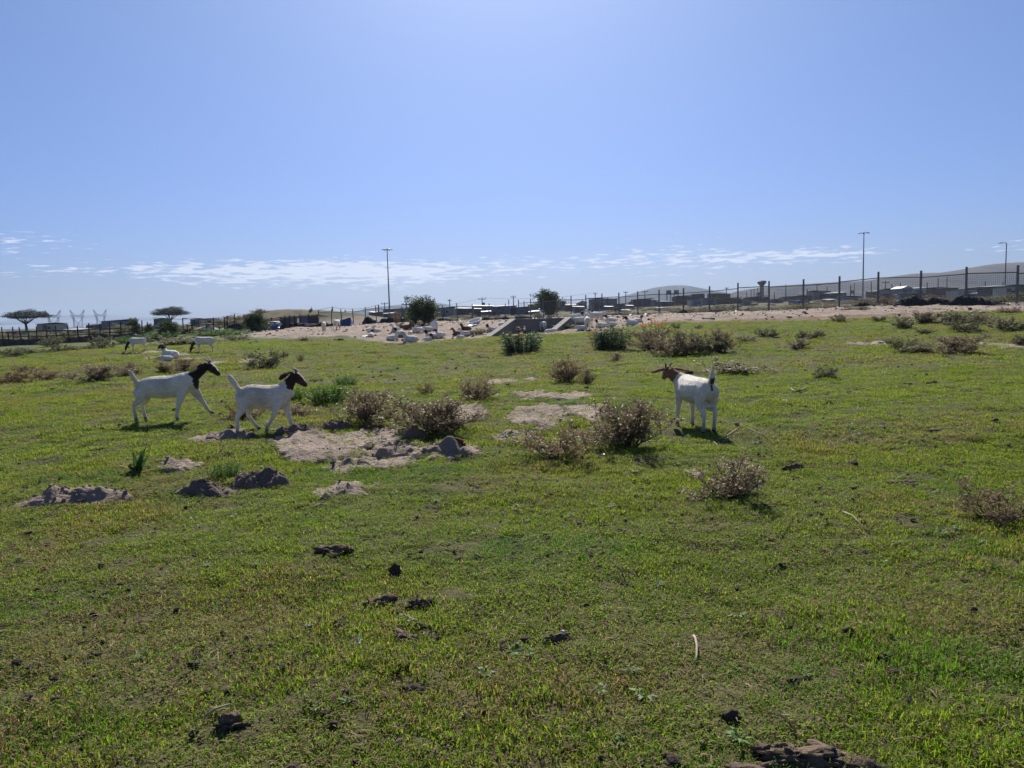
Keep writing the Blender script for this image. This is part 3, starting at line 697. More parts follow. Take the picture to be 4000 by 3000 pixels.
for (px, yt, Y, arm, tr) in POLES:
    zone = 'behind the low fence' if px < 2020 else ('below the rounded hill' if px < 2900 else 'before the scrub hillside')
    base_ = 'pole with cross-arm and transformer' if arm and tr else 'pole with a cross-arm' if arm else 'pole with a transformer box' if tr else 'plain thin pole'
    lab = base_ + ' above the ' + ' '.join(_near(px).split()[:8])
    from_kind[lab] = from_kind.get(lab, 0) + 1
    if from_kind[lab] > 1: lab = ('second ', 'third ', 'fourth ')[min(from_kind[lab] - 2, 2)] + lab
    tops[px] = pole(px, yt, Y, arm, lab, .11, bool(tr))
def wire(a, b, sag, label):
    pts = [a.lerp(b, i / 14) - Vector((0, 0, sag * 4 * (i / 14) * (1 - i / 14))) for i in range(15)]
    o = empty('power_line', pts[0], 0, label, 'cable')
    MB().path([p - pts[0] for p in pts], [.022] * 15, 4).build('cable', M_DARK, o)
wire(tops[1298], tops[1478], .5, 'sagging cable between two poles over the dirt mound')
wire(tops[1478] - Vector((0, 0, .3)), tops[1883], .9, 'sagging cable from the transformer pole to the cross-arm pole')
wire(tops[1883], tops[2325], .8, 'sagging cable passing above the fence-side tree')
wire(tops[1298], at(900, 1222, 140), .8, 'sagging cable running left from the dirt mound')
def mast(px, yt, Y, label, heads=6):
    t = at(px, yt, Y); zg = float(Hs(t.x, Y)); h = t.z - zg; root = empty('lamp_mast', (t.x, Y, zg), 0, label, 'lamp mast', 'tall lamp masts')
    MB().bar((0, 0, -.5), (0, 0, h), .38, .17, 10).build('pole', M_STEEL, root)
    MB().bar((0, 0, h - .5), (0, 0, h + .5), .30, .22, 8).build('head_frame', M_STEEL, root)
    for i in range(heads):
        a = 2 * math.pi * i / heads + .2; d = Vector((math.cos(a), math.sin(a), 0)); p = d * 1.55 + Vector((0, 0, h + .1))
        l = MB().bar(d * .2 + Vector((0, 0, h + .1)), p, .06, n=5); l.build('arm', M_STEEL, root)
        MB().box(p + d * .35, (1.2, .55, .22), Matrix.Rotation(a, 3, 'Z') @ Matrix.Rotation(.25, 3, 'Y')).build('lamp_head', M_STEEL, root)
mast(1512, 976, 330, 'very tall slim floodlight mast standing left of the bushy tree')
mast(3375, 911, 340, 'very tall slim floodlight mast rising before the scrub hillside')
def street_lamp(px, yt, Y, label, side=-1):
    t = at(px, yt, Y); zg = float(Hs(t.x, Y)); h = t.z - zg; root = empty('street_lamp', (t.x, Y, zg), 0, label, 'street lamp')
    MB().bar((0, 0, -.3), (0, 0, h), .16, .10, 8).build('pole', M_STEEL, root)
    MB().path([(0, 0, h - .05), (side * .5, 0, h + .05), (side * 1.1, 0, h + .02)], [.07, .06, .06]).build('arm', M_STEEL, root)
    MB().prism([(side * 1.0, h - .05), (side * 1.0, h + .12), (side * 1.6, h + .12), (side * 2.1, h - .02), (side * 2.0, h - .07)], -.2, .2).build('lamp_head', M_STEEL, root)
street_lamp(3932, 949, 175, 'street lamp with one arm reaching left over the long brown shack')
street_lamp(4052, 985, 200, 'street lamp whose arm just shows past the fence end')
M_PYL = mat('pylon_steel', (.30, .31, .32), (.24, .24, .25), 3., .5, .5, .4)
def pylon(px, w, yt, Y, label):
    t = at(px, yt, Y); zg = float(Hs(t.x, Y)); H_ = t.z - zg; W = w * Y / FPX; root = empty('pylon', (t.x, Y, zg), .1, label, 'pylon', 'lattice power pylons on the horizon')
    zb = H_ * .62; za = H_ * .70; s = W / 2; r = .19; tw = MB(); d = 1.2
    for sx in (-1, 1):
        # leg as a narrow lattice mast leaning outwards from the crossing foot
        for dy in (-d, d):
            tw2 = [(sx * s * .62, dy, 0), (sx * s * .50, dy * .6, zb)]; tw.bar(*tw2, r, n=4)
            tw.bar((sx * s * .62 - sx * 2.2, dy, 0), (sx * s * .50 + sx * 2.0, dy * .6, zb), r, n=4)
            tw.bar((-sx * s * .30, dy, 0), (sx * s * .70, dy * .6, zb), r, n=4)
        for k in range(7):
            z0 = zb * k / 7; z1 = zb * (k + 1) / 7
            tw.bar((sx * s * .6, -d, z0), (sx * s * .58 - sx * 1.0, d, z1), r * .6, n=3); tw.bar((sx * s * .6 - sx * 1.4, d, z0), (sx * s * .58, -d, z1), r * .6, n=3)
    tw.build('tower_legs', M_PYL, root)
    arm = MB()
    for z in (zb, za):
        for dy in (-d, d): arm.bar((-s * .92, dy, (zb + za) / 2 if z == za else zb), (-s * .55, dy, z), r, n=4); arm.bar((-s * .55, dy, z), (s * .55, dy, z), r, n=4); arm.bar((s * .55, dy, z), (s * .92, dy, (zb + za) / 2 if z == za else zb), r, n=4)
    for k in range(12):
        x0 = -s * .6 + s * 1.2 * k / 12; x1 = x0 + s * 1.2 / 12; arm.bar((x0, -d, zb if k % 2 else za), (x1, -d, za if k % 2 else zb), r * .6, n=3)
    arm.build('cross_beam', M_PYL, root)
    for sx in (-1, 1):
        pk = MB()
        for dx, dy in ((-1.6, -d), (1.6, -d), (-1.6, d), (1.6, d)): pk.bar((sx * s * .58 + dx, dy, za), (sx * s * .97, 0, H_), r, n=4)
        for k in range(4): pk.bar((sx * s * (.58 + .09 * k) - 1.2, -d, za + (H_ - za) * k / 4), (sx * s * (.58 + .09 * (k + 1)) + .9, -d, za + (H_ - za) * (k + 1) / 4), r * .6, n=3)
        pk.build('peak', M_PYL, root)
    return t, za, s, zg
PY = [pylon(206, 60, 1211, 900, 'lattice pylon nearest the broad flat pine'), pylon(301, 56, 1210, 940, 'middle lattice pylon of three'), pylon(390, 50, 1209, 980, 'lattice pylon nearest the pale blue hall')]
for k, (t, za, s, zg) in enumerate(PY):
    o = empty('power_line', (t.x, t.y, zg + za), 0, 'thin conductors strung from the %s pylon' % ('first', 'middle', 'third')[k], 'cable')
    for sx in (-.85, 0, .85):
        for sgn in (1, -1):
            a = Vector((sx * s, 0, 0)); b = Vector((sx * s + sgn * 330, -sgn * 60, -1)); pts = [a.lerp(b, i / 10) - Vector((0, 0, 9 * 4 * (i / 10) * (1 - i / 10))) for i in range(11)]
            MB().path(pts, [.07] * 11, 3).build('conductor', M_PYL, o)
def flared_tower():
    Y = 300; t = at(2976, 1097, Y); zg = float(Hs(t.x, Y)); h = t.z - zg; root = empty('flared_tower', (t.x, Y, zg), 0, 'grey tower with a flared head among thin poles below the scrub hill', 'tower')
    b = MB(); rings = [(0, .95), (h * .55, .85), (h * .78, .75), (h * .9, 1.75), (h * .97, 1.85), (h, 1.5)]
    for (z0, r0), (z1, r1) in zip(rings[:-1], rings[1:]): b.bar((0, 0, z0), (0, 0, z1), r0, r1, 12, cap=False)
    b.bar((0, 0, h - .02), (0, 0, h + .02), 1.5, n=12); b.build('shaft', S_GREY, root)
    for sx in (-1, 1):
        for k in (1, 2): MB().bar((sx * (1.6 + k * 1.6), 0, 0), (sx * .6, 0, h * (.42 - .1 * k)), .16, n=5).build('brace', M_STEEL, root)
    for x, f in ((-4.2, .62), (-3.0, .66), (-2.0, .5), (-6.5, .3)): MB().bar((x, .5, 0), (x, .5, h * f), .16, n=6).build('side_pole', M_STEEL, root)
flared_tower()
def tank_stand():
    Y = 290; t = at(2627, 1134, Y); zg = float(Hs(t.x, Y)); h = t.z - zg; root = empty('tank_stand', (t.x, Y, zg), 0, 'pair of water tanks on a tall thin-legged stand below the rounded hill', 'water tank')
    for x in (-1.5, 1.5):
        MB().bar((x, 0, h - 1.5), (x, 0, h), 1.0, 1.0, 12).build('tank', S_GREY, root)
        for dx in (-.7, .7):
            for dy in (-.7, .7): MB().bar((x + dx, dy, 0), (x + dx, dy, h - 1.5), .10, n=5).build('leg', M_STEEL, root)
    MB().box((0, 0, h - 1.58), (5.2, 2.2, .14)).build('platform', M_STEEL, root)
tank_stand()
# leaning board on the dirt mound
t = at(1212, 1204, 92); zg = hz(t.x, 92)
root = empty('leaning_board', (t.x, 92, zg), .3, 'grey leaning board propped on the dirt mound', 'board')
MB().prism([(-.22, 0), (.22, 0), (.20, t.z - zg - .1), (.05, t.z - zg), (-.24, t.z - zg - .35)], -.04, .04).build('board', S_GREY, root)
MB().bar((.3, .3, 0), (.1, .05, .6), .03, n=5).build('prop', M_WOOD, root)

# ------------------------------------------------------------------ corral and shelters on the left
def tilt_bar(px0, y0, px1, y1, Y, r, o0): return (at(px0, y0, Y) - o0, at(px1, y1, Y) - o0, r)
def corral(name, label, Y, posts, rails, sheets, px0):
    g = ground_at(px0, Y); root = empty(name, g, 0, label, 'corral'); rg = random.Random(int(px0))
    for (px, yt, lean) in posts:
        b = ground_at(px, Y); t = at(px + lean, yt, Y + rg.uniform(-.1, .1)); MB().bar(b - g - Vector((0, 0, .2)), t - g, .055, .045, 6).build('post', M_WOOD, root)
    for (a, ya, b, yb) in rails: MB().bar(at(a, ya, Y - .08) - g, at(b, yb, Y - .08) - g, .035, .03, 5).build('rail', M_WOOD, root)
    for (a, b, yt, yt2, m) in sheets:
        A = ground_at(a, Y + .1); B = ground_at(b, Y + .1); T0 = at(a, yt, Y + .1); T1 = at(b, yt2, Y + .1)
        n = 7; w = MB(); lo = []; hi = []
        for i in range(n + 1):
            f = i / n; dy = .05 * math.sin(i * 2.1); lo.append(A.lerp(B, f) - g + Vector((0, dy, -.05))); hi.append(T0.lerp(T1, f) - g + Vector((0, dy, rg.uniform(-.04, .04))))
        for i in range(n):
            w.poly([lo[i], lo[i + 1], hi[i + 1], hi[i]]); k = Vector((0, .03, 0)); w.poly([lo[i + 1] + k, lo[i] + k, hi[i] + k, hi[i + 1] + k]); w.poly([hi[i], hi[i + 1], hi[i + 1] + k, hi[i] + k])
        w.build('sheet', m, root)
    return root
corral('corral_fence', 'ramshackle corral fence of leaning poles and rusty sheets far left', 58,
       [(-25, 1278, 0), (9, 1277, -3), (31, 1296, 0), (49, 1277, 0), (84, 1278, -10), (110, 1294, 0), (140, 1275, 2), (181, 1288, 0), (219, 1272, -3), (264, 1270, 0), (302, 1273, 0), (346, 1262, 0), (388, 1264, 2), (426, 1258, 1), (470, 1256, 0), (517, 1262, 0), (552, 1252, 2), (575, 1258, 0)],
       [(-30, 1300, 140, 1294), (140, 1293, 302, 1289), (302, 1289, 470, 1282), (-30, 1318, 180, 1314), (180, 1312, 400, 1304), (400, 1300, 590, 1290)],
       [(-30, 60, 1322, 1326, S_BROWN), (62, 130, 1328, 1324, S_DARK), (132, 215, 1322, 1325, S_RUST), (218, 300, 1316, 1318, S_BROWN), (302, 372, 1314, 1310, S_RUST), (374, 428, 1304, 1306, S_DARK), (430, 500, 1308, 1304, S_BROWN), (502, 590, 1300, 1298, S_DARK)], 0)
corral('goat_pen', 'goat pen of rough poles with an orange barrier and pale sheeting', 62,
       [(715, 1242, -2), (731, 1266, 0), (750, 1270, 0), (805, 1270, 1), (833, 1240, 0), (856, 1274, 0), (876, 1239, 0), (886, 1233, 1), (916, 1226, 0), (952, 1244, 0)],
       [(712, 1244, 735, 1243), (735, 1270, 890, 1266), (735, 1262, 890, 1258), (880, 1282, 960, 1278), (880, 1270, 960, 1266), (690, 1295, 735, 1290)],
       [(735, 795, 1286, 1287, M_ORANGE), (797, 852, 1287, 1288, M_ORANGE), (700, 733, 1284, 1286, S_RUST)], 800)
def drape(name, label, pts, Y, m, cat='tarpaulin', dep=1.6):
    """sagging sheet hung from a ridge line: pts = (px, top row) ; falls to the ground front and back"""
    g = ground_at(pts[0][0], Y); root = empty(name, g, 0, label, cat); n = len(pts); b = MB(); rows = []
    rg = random.Random(n * 13 + int(pts[0][0]))
    for (px, yt) in pts:
        t = at(px, yt, Y) - g; gr = ground_at(px, Y) - g
        rows.append([Vector((t.x + rg.uniform(-.05, .05), f * dep + rg.uniform(-.06, .06), gr.z - .06 + (t.z - gr.z + .06) * (1 - abs(f) ** 1.3) + (rg.uniform(-.05, .05) if abs(f) < .9 else 0))) for f in (-1, -.7, -.4, -.15, .1, .5, 1)])
    for a, c in zip(rows[:-1], rows[1:]):
        for i in range(6): b.poly([a[i], c[i], c[i + 1], a[i + 1]])
    b.build('sheet', m, root, smooth=False); return root
drape('pale_sheeting', 'pale sheeting thrown over the back of the goat pen', [(778, 1280), (800, 1274), (820, 1276), (838, 1275), (852, 1284), (868, 1282), (885, 1285)], 63.6, M_TARPW, dep=.5)
drape('dark_tarpaulin', 'dark tarpaulin heap between the goat pen and the small round tree', [(880, 1284), (895, 1262), (915, 1258), (935, 1256), (950, 1264), (965, 1268), (985, 1280)], 64, M_DARK, dep=1.0)
def shelter(label, x0, x1, ytl, ytr, Y, dep, walls, roof, posts, name='goat_shelter'):
    g = ground_at((x0 + x1) / 2, Y); root = empty(name, g, 0, label, 'shelter')
    L = at(x0, ytl, Y) - g; Rr = at(x1, ytr, Y) - g; n = 6; rf = MB()
    prev = None
    for i in range(n + 1):
        p = L.lerp(Rr, i / n); s = .03 * math.sin(i * 3.3)
        q = [p + Vector((0, -.3, s)), p + Vector((0, dep, s - .18)), p + Vector((0, dep, s - .22)), p + Vector((0, -.3, s - .05))]
        if prev:
            for k in range(4): rf.poly([prev[k], q[k], q[(k + 1) % 4], prev[(k + 1) % 4]])
        prev = q
    rf.build('roof_sheet', roof, root)
    for (a, b, yt, yb, m) in walls:
        A = at(a, yb, Y) - g; B = at(b, yb, Y) - g; T0 = at(a, yt, Y) - g; T1 = at(b, yt, Y) - g
        za = min(A.z, float(Hs((A + g).x, Y)) - g.z + (0 if yb < 1300 else -.05))
        w = MB(); w.poly([A, B, T1, T0]); k = Vector((0, .04, 0)); w.poly([B + k, A + k, T0 + k, T1 + k]); w.poly([T0, T1, T1 + k, T0 + k]); w.poly([A, T0, T0 + k, A + k]); w.poly([B, T1, T1 + k, B + k]); w.build('wall_sheet', m, root)
    for (px, yt) in posts:
        b = ground_at(px, Y) - g; MB().bar(b + Vector((0, -.06, -.2)), at(px, yt, Y - .06) - g, .06, n=6).build('post', M_WOOD, root)
    return root
shelter('goat shelter with a white-edged roof and blue tarpaulin hanging in front', 1001, 1062, 1249, 1242, 68, 3.0, [(1003, 1058, 1252, 1300, S_DARK)], M_TARPW, [(1003, 1246), (1030, 1244), (1060, 1240)])
drape('blue_tarpaulin', 'blue tarpaulin stretched low beside the goat shelter', [(1005, 1259), (1025, 1255), (1050, 1254), (1075, 1253), (1093, 1256), (1100, 1268)], 66.5, M_TARPB, dep=1.0)
shelter('long dark patched shed with grey wall sheets and open bays', 1080, 1242, 1240, 1229, 72, 4.0,
        [(1094, 1130, 1243, 1290, S_DARK), (1131, 1160, 1240, 1262, S_GREY), (1131, 1160, 1263, 1288, S_BROWN), (1172, 1205, 1238, 1262, S_BLUE), (1206, 1240, 1235, 1268, S_DARK), (1150, 1172, 1262, 1286, S_DARK)], M_ROOFD,
        [(1094, 1238), (1112, 1234), (1131, 1232), (1150, 1231), (1171, 1228), (1205, 1226), (1240, 1228)])
drape('black_tarpaulin', 'black tarpaulin fence sagging in front of the long shed', [(1168, 1264), (1185, 1261), (1200, 1264), (1220, 1262), (1240, 1264), (1255, 1256), (1272, 1258), (1285, 1264), (1300, 1262)], 70, M_DARK, dep=.5)
drape('blue_tarpaulin', 'dark blue tarpaulin rising to a peak at a fence post', [(1285, 1270), (1300, 1262), (1315, 1259), (1330, 1252), (1345, 1246), (1360, 1241), (1369, 1238), (1374, 1254), (1385, 1268)], 71, M_TARPB, dep=.8)
# culvert: two sloping wing walls and a headwall
def culvert():
    A = at(1912, 1316, 39.0); root = empty('culvert', Vector((0, 42, .3)), 0, 'grey concrete culvert with sloping wing walls sunk in the sand', 'culvert'); o0 = root.location
    Yh = 43.0
    hl = at(2008, 1252, Yh); hr = at(2216, 1246, Yh); zb = -.4
    b = MB(); b.box(((hl.x + hr.x) / 2 - o0.x, Yh + .15 - o0.y, (hl.z + zb) / 2 - o0.z), (hr.x - hl.x, .3, hl.z - zb)); b.build('headwall', M_CONC, root)
    MB().box(((hl.x + hr.x) / 2 - o0.x, Yh + .12 - o0.y, hl.z + .045 - o0.z), (hr.x - hl.x + .12, .46, .09)).build('coping', M_CONC, root)
    def wing(p_top, p_low, name):
        w = MB(); d = (p_low - p_top); d.z = 0; nrm = Vector((d.y, -d.x, 0)).normalized() * .13
        pts = [p_top, p_low, Vector((p_low.x, p_low.y, zb)), Vector((p_top.x, p_top.y, zb))]
        f = [p - o0 - nrm for p in pts]; k = [p - o0 + nrm for p in pts]
        w.poly(f); w.poly(k[::-1])
        for i in range(4): j = (i + 1) % 4; w.poly([f[i], k[i], k[j], f[j]])
        w.build(name, M_CONC, root)
        c = MB(); up = Vector((0, 0, .05)); e = nrm * .35
        for s in (0,):
            q = [p_top - o0 - nrm - e, p_low - o0 - nrm - e, p_low - o0 + nrm + e, p_top - o0 + nrm + e]; c.poly([v + up for v in q]); c.poly([v - up * .1 for v in q][::-1])
            for i in range(4): j = (i + 1) % 4; c.poly([q[i] - up * .1, q[j] - up * .1, q[j] + up, q[i] + up])
        c.build('wing_coping', M_CONC, root)
    wing(Vector((hl.x - .05, Yh - .02, hl.z + .06)), at(1905, 1318, 39.6), 'wing_wall')
    hr2 = at(2222, 1245, Yh); wing(Vector((hr2.x, Yh - .02, hr2.z + .06)), at(2160, 1292, 40.4), 'wing_wall')
    er = at(2290, 1243, Yh); MB().box(((hr2.x + er.x) / 2 + .12 - o0.x, Yh + .15 - o0.y, (hr2.z + zb) / 2 - o0.z), (er.x - hr2.x, .28, hr2.z - zb)).build('side_wall', M_CONC, root)
    MB().box(((hl.x + hr.x) / 2 - o0.x, Yh - .02 - o0.y, .25 - o0.z), (hr.x - hl.x - .5, .05, .7)).build('culvert_mouth_shade', M_GLASSD, root)  # dark panel paints the shade inside the mouth; the headwall is solid
culvert()
# ------------------------------------------------------------------ goats
def coat_mat():
    t = NT('goat_coat'); v = t.coord('Object'); c = t.attr('Col', out='Color')
    q = t.n('ShaderNodeMapping'); q.inputs['Scale'].default_value = (1.0, 2.5, 2.5); t.l(v, q.inputs[0])
    n = t.noise(16., 5, .65, q.outputs[0]); col = t.mix(t.rng(n, .35, .7), c, t.mix(1., c, (.80, .76, .70), 'MULTIPLY'))
    f = t.noise(90., 3, .6, q.outputs[0])
    b = t.bsdf(col, .8, .2, 0, t.bump(t.math('ADD', t.math('ADD', f, n), t.math('MULTIPLY', t.noise(7., 3, .5, v), 2.2)), .55, .016))
    b.inputs['Sheen Weight'].default_value = .25; b.inputs['Sheen Roughness'].default_value = .4
    return t.done(b)
M_COAT = coat_mat()
M_HORN = mat('horn', (.12, .095, .075), (.07, .055, .045), 20., .5, .4)
M_EYE = mat('eye', (.02, .014, .008), (.015, .01, .006), 8., .15, .6)
WHITE = (.84, .79, .70)
class Goat:
    def __init__(s): s.tubes = []          # (kind, [(Vector, a_lat, b_other)...])
    def tube(s, kind, pts, lat=Vector((0, 1, 0))):
        s.tubes.append((kind, [(Vector(p), a, b) for (p, a, b) in pts], lat)); return s
    def raw(s):
        b = MB(); n = 14
        for kind, pts, lat in s.tubes:
            base = len(b.v); m = len(pts)
            for k, (p, a, c) in enumerate(pts):
                t = (pts[min(k + 1, m - 1)][0] - pts[max(k - 1, 0)][0]).normalized()
                L = (lat - t * lat.dot(t))
                if L.length < .05: L = Vector((1, 0, 0)) - t * t.x
                L.normalize(); U = t.cross(L)
                for i in range(n):
                    an = 2 * math.pi * i / n; b.v.append(p + L * (math.cos(an) * a) + U * (math.sin(an) * c))
            for k in range(m - 1):
                q = base + k * n
                for i in range(n): b.f.append((q + i, q + (i + 1) % n, q + n + (i + 1) % n, q + n + i))
            for end, k in ((0, 0), (1, m - 1)):
                p, a, c = pts[k]; t = (pts[1][0] - pts[0][0]).normalized() * -1 if end == 0 else (pts[-1][0] - pts[-2][0]).normalized()
                tip = len(b.v); b.v.append(p + t * min(a, c) * .6); q = base + k * n
                for i in range(n):
                    j = (i + 1) % n; b.f.append((q + j, q + i, tip) if end == 0 else (q + i, q + j, tip))
        return b
    def mesh(s, name, voxel, coat, smooth=4):
        me = s.raw().mesh('goat_raw', None); ob = bpy.data.objects.new('goat_raw', me); COL.objects.link(ob)
        r = ob.modifiers.new('r', 'REMESH'); r.mode = 'VOXEL'; r.voxel_size = voxel; r.adaptivity = 0
        sm = ob.modifiers.new('s', 'SMOOTH'); sm.factor = .5; sm.iterations = smooth
        dg = bpy.context.evaluated_depsgraph_get(); ev = ob.evaluated_get(dg); out = bpy.data.meshes.new_from_object(ev); out.name = name
        bpy.data.objects.remove(ob); bpy.data.meshes.remove(me)
        n = len(out.vertices); co = np.empty(n * 3, np.float32); out.vertices.foreach_get('co', co); co = co.reshape(-1, 3).astype(float)
        best = np.full(n, 1e9); kind = np.zeros(n, int); par = np.zeros(n); kinds = []
        for ti, (kd, pts, lat) in enumerate(s.tubes):
            kinds.append(kd); m = len(pts)
            for k in range(m - 1):
                a = np.array(pts[k][0]); b = np.array(pts[k + 1][0]); d = b - a; f = np.clip(((co - a) @ d) / max(d @ d, 1e-9), 0, 1)
                rad = (pts[k][1] + pts[k][2]) / 2 * (1 - f) + (pts[k + 1][1] + pts[k + 1][2]) / 2 * f
                dist = np.linalg.norm(co - (a + f[:, None] * d), axis=1) / rad
                u = dist < best; best[u] = dist[u]; kind[u] = ti; par[u] = ((k + f) / (m - 1))[u]
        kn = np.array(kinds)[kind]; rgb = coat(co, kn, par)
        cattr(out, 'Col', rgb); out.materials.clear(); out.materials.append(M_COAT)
        out.polygons.foreach_set('use_smooth', [True] * len(out.polygons)); return out
def fur(body, coat_len=.017, n=11000, seed=1):
    """short hairs over the body: one thin sliver each, lying back and down, longer on the tail"""
    me = body.data; nv = len(me.vertices); co = np.empty(nv * 3, np.float32); me.vertices.foreach_get('co', co); co = co.reshape(-1, 3)
    no = np.empty(nv * 3, np.float32); me.vertices.foreach_get('normal', no); no = no.reshape(-1, 3)
    col = np.empty(nv * 4, np.float32); me.attributes['Col'].data.foreach_get('color', col); col = col.reshape(-1, 4)[:, :3]
    rg = np.random.default_rng(seed); k = rg.integers(0, nv, n); p = co[k] + rg.normal(0, .002, (n, 3)); nn = no[k]
    tail = (co[k][:, 0] < -.40) & (co[k][:, 2] > .60)
    d = nn * .55 + np.array([-.75, 0, -.45]) + rg.normal(0, .25, (n, 3)); d[tail] = nn[tail] * .9 + np.array([-.2, 0, .25]) + rg.normal(0, .3, (tail.sum(), 3)); d /= np.linalg.norm(d, axis=1)[:, None]
    L = coat_len * rg.uniform(.6, 1.4, n); L[tail] *= 2.2; L[co[k][:, 2] < .33] *= .55
    s_ = np.cross(d, rg.normal(size=(n, 3))); s_ /= np.linalg.norm(s_, axis=1)[:, None]; s_ *= .0016
    V = np.stack([p - s_, p + s_, p + d * L[:, None]], 1).reshape(-1, 3); T = np.arange(3 * n).reshape(-1, 3)
    m = np_mesh('fur', V, None, T, M_COAT, smooth=False); cattr(m, 'Col', np.repeat(col[k] * rg.uniform(.8, 1.12, (n, 1)), 3, 0))
    return link(bpy.data.objects.new('fur', m), body)
def coat_fn(head=(.035, .019, .013), face=None, plane=None, tcut=.35, blaze=True, body=WHITE, patches=None, tail=None, seed=0, knee=None):
    face = face or head
    def f(co, kn, par):
        n = len(co); rgb = np.tile(np.array(body, float), (n, 1))
        nz = fbm(co[:, 0] * 14 + seed, co[:, 2] * 14 + co[:, 1] * 9, 200 + seed, 3)
        if patches is not None:
            pz = fbm(co[:, 0] * 3.2 + seed * 3.1, co[:, 2] * 3.2 + co[:, 1] * 2.1, 210 + seed, 3); rgb[pz > patches[0]] = patches[1]
        dk = np.isin(kn, ['head', 'ear']) | ((kn == 'neck') & (par + .06 * nz > tcut))
        if plane is not None:
            (px, pz_), (nx, nz_) = plane; dk = dk | (((co[:, 0] - px) * nx + (co[:, 2] - pz_) * nz_ + .012 * nz > 0) & np.isin(kn, ['neck', 'torso', 'head', 'ear'])); dk = dk & ~((kn == 'neck') & ((co[:, 0] - px) * nx + (co[:, 2] - pz_) * nz_ + .012 * nz < 0))
        dirt = fbm(co[:, 0] * 4.5 + seed * 2, co[:, 2] * 5 + co[:, 1] * 3, 230 + seed, 3); rgb = rgb * (1 - .34 * np.clip(dirt + .05, 0, 1))[:, None] * np.array([1, .985, .95]) ** np.clip(dirt * 3, 0, 2)[:, None]
        rgb[dk] = head
        fc = (kn == 'head') & (par > .25); rgb[fc] = np.array(head) * (1 - np.clip((par[fc] - .25) / .3, 0, 1))[:, None] + np.array(face) * np.clip((par[fc] - .25) / .3, 0, 1)[:, None]
        if blaze is not None and s_head.get('o') is not None:
            o, xax, yax, zax = s_head['o']; loc = co - np.array(o); lx = loc @ np.array(xax); ly = loc @ np.array(yax); lz = loc @ np.array(zax)
            bz = (kn == 'head') & (np.abs(ly) < .020 + .006 * nz) & (lz > .004) & (lx < .21)
            if blaze: rgb[bz] = (.70, .66, .60)
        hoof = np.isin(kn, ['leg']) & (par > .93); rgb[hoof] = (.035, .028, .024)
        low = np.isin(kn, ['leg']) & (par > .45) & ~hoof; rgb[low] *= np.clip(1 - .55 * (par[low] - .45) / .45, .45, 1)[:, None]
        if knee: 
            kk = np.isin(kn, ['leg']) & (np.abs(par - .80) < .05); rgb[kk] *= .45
        if tail is not None: rgb[(kn == 'tail') & (par < .25) & (co[:, 0] < -.36)] = tail
        return rgb
    return f
s_head = {}
def head_on(g, pos, yaw, pitch, ear=('droop', 1.0), size=1.0):
    """skull, muzzle, ears at poll point pos; yaw about z, pitch down"""
    Rm = Matrix.Rotation(yaw, 3, 'Z') @ Matrix.Rotation(pitch, 3, 'Y'); k = size; pos = Vector(pos)
    def w(x, y, z): return pos + Rm @ Vector((x * k, y * k, z * k))
    lat = Rm @ Vector((0, 1, 0))
    g.tube('head', [(w(-.03, 0, -.015), .045 * k, .052 * k), (w(.03, 0, -.012), .054 * k, .066 * k), (w(.09, 0, -.020), .050 * k, .062 * k), (w(.15, 0, -.030), .036 * k, .046 * k), (w(.195, 0, -.038), .032 * k, .036 * k), (w(.215, 0, -.043), .024 * k, .024 * k)], lat)
    for sd_ in (1, -1):
        if ear[0] == 'droop':
            path = [(.005, .045, .010, .014), (-.012, .075, .000, .026), (-.022, .088, -.05, .036), (-.020, .090, -.11, .038), (-.005, .088, -.165, .022)]; flat = Rm @ Vector((1, .15 * sd_, 0))
        elif ear[0] == 'back':
            path = [(.0, .045, .012, .014), (-.045, .062, .008, .026), (-.085, .068, -.035, .036), (-.105, .070, -.09, .036), (-.11, .068, -.135, .020)]; flat = Rm @ Vector((.6, .1 * sd_, .75))
        else:
            path = [(-.005, .045, .005, .015), (-.012, .09, .002, .028), (-.02, .14, -.012, .032), (-.025, .185, -.028, .028), (-.028, .225, -.034, .014)]; flat = Rm @ Vector((.45, 0, .9))
        e = ear[1]; pts = []
        for (x, y, z, wd) in path: pts.append((w(x * e, sd_ * (.045 + (y - .045) * e), z * e), wd * k * .95, .0115 * k))
        g.tube('ear', pts, flat)
    s_head['o'] = (tuple(pos), tuple(Rm @ Vector((1, 0, 0))), tuple(lat), tuple(Rm @ Vector((0, 0, 1)))); s_head['k'] = k
    return w
def head_bits(root, w, horn=None, k=1.0):
    for sd_ in (1, -1):
        e = MB(); c = w(.085, sd_ * .046, .012); 
        e.path([c + Vector((0, 0, -.010)), c + Vector((0, 0, -.006)), c, c + Vector((0, 0, .006)), c + Vector((0, 0, .010))], [.002, .008, .010, .008, .002], 8); e.build('eye', M_EYE, root, True)
        if horn:
            h = horn; pts = [w(.015, sd_ * .024, .030), w(-.015, sd_ * .032, .042 + h * .35), w(-.035 - h * .3, sd_ * .044, .042 + h * .5), w(-.045 - h * .8, sd_ * .060, .036 + h * .5)]
            MB().path(pts, [.014, .012, .008, .003], 8).build('horn', M_HORN, root, True)
def leg(g, pts, y): g.tube('leg', [((x, y if i else y * .75, z), a * (1 if i < 2 else .88), b * (1 if i < 2 else .88)) for i, (x, z, a, b) in enumerate(pts)])
def put(name, me, px, py, rz, label, group, scale=1.0, loc=None, sink=0.0):
    p = loc or P(px, py); o = bpy.data.objects.new(name, me); link(o); o.location = (p.x, p.y, hz(p.x, p.y) - sink); o.rotation_euler.z = rz; o.scale = (scale,) * 3
    return tag(o, label, 'goat', group)

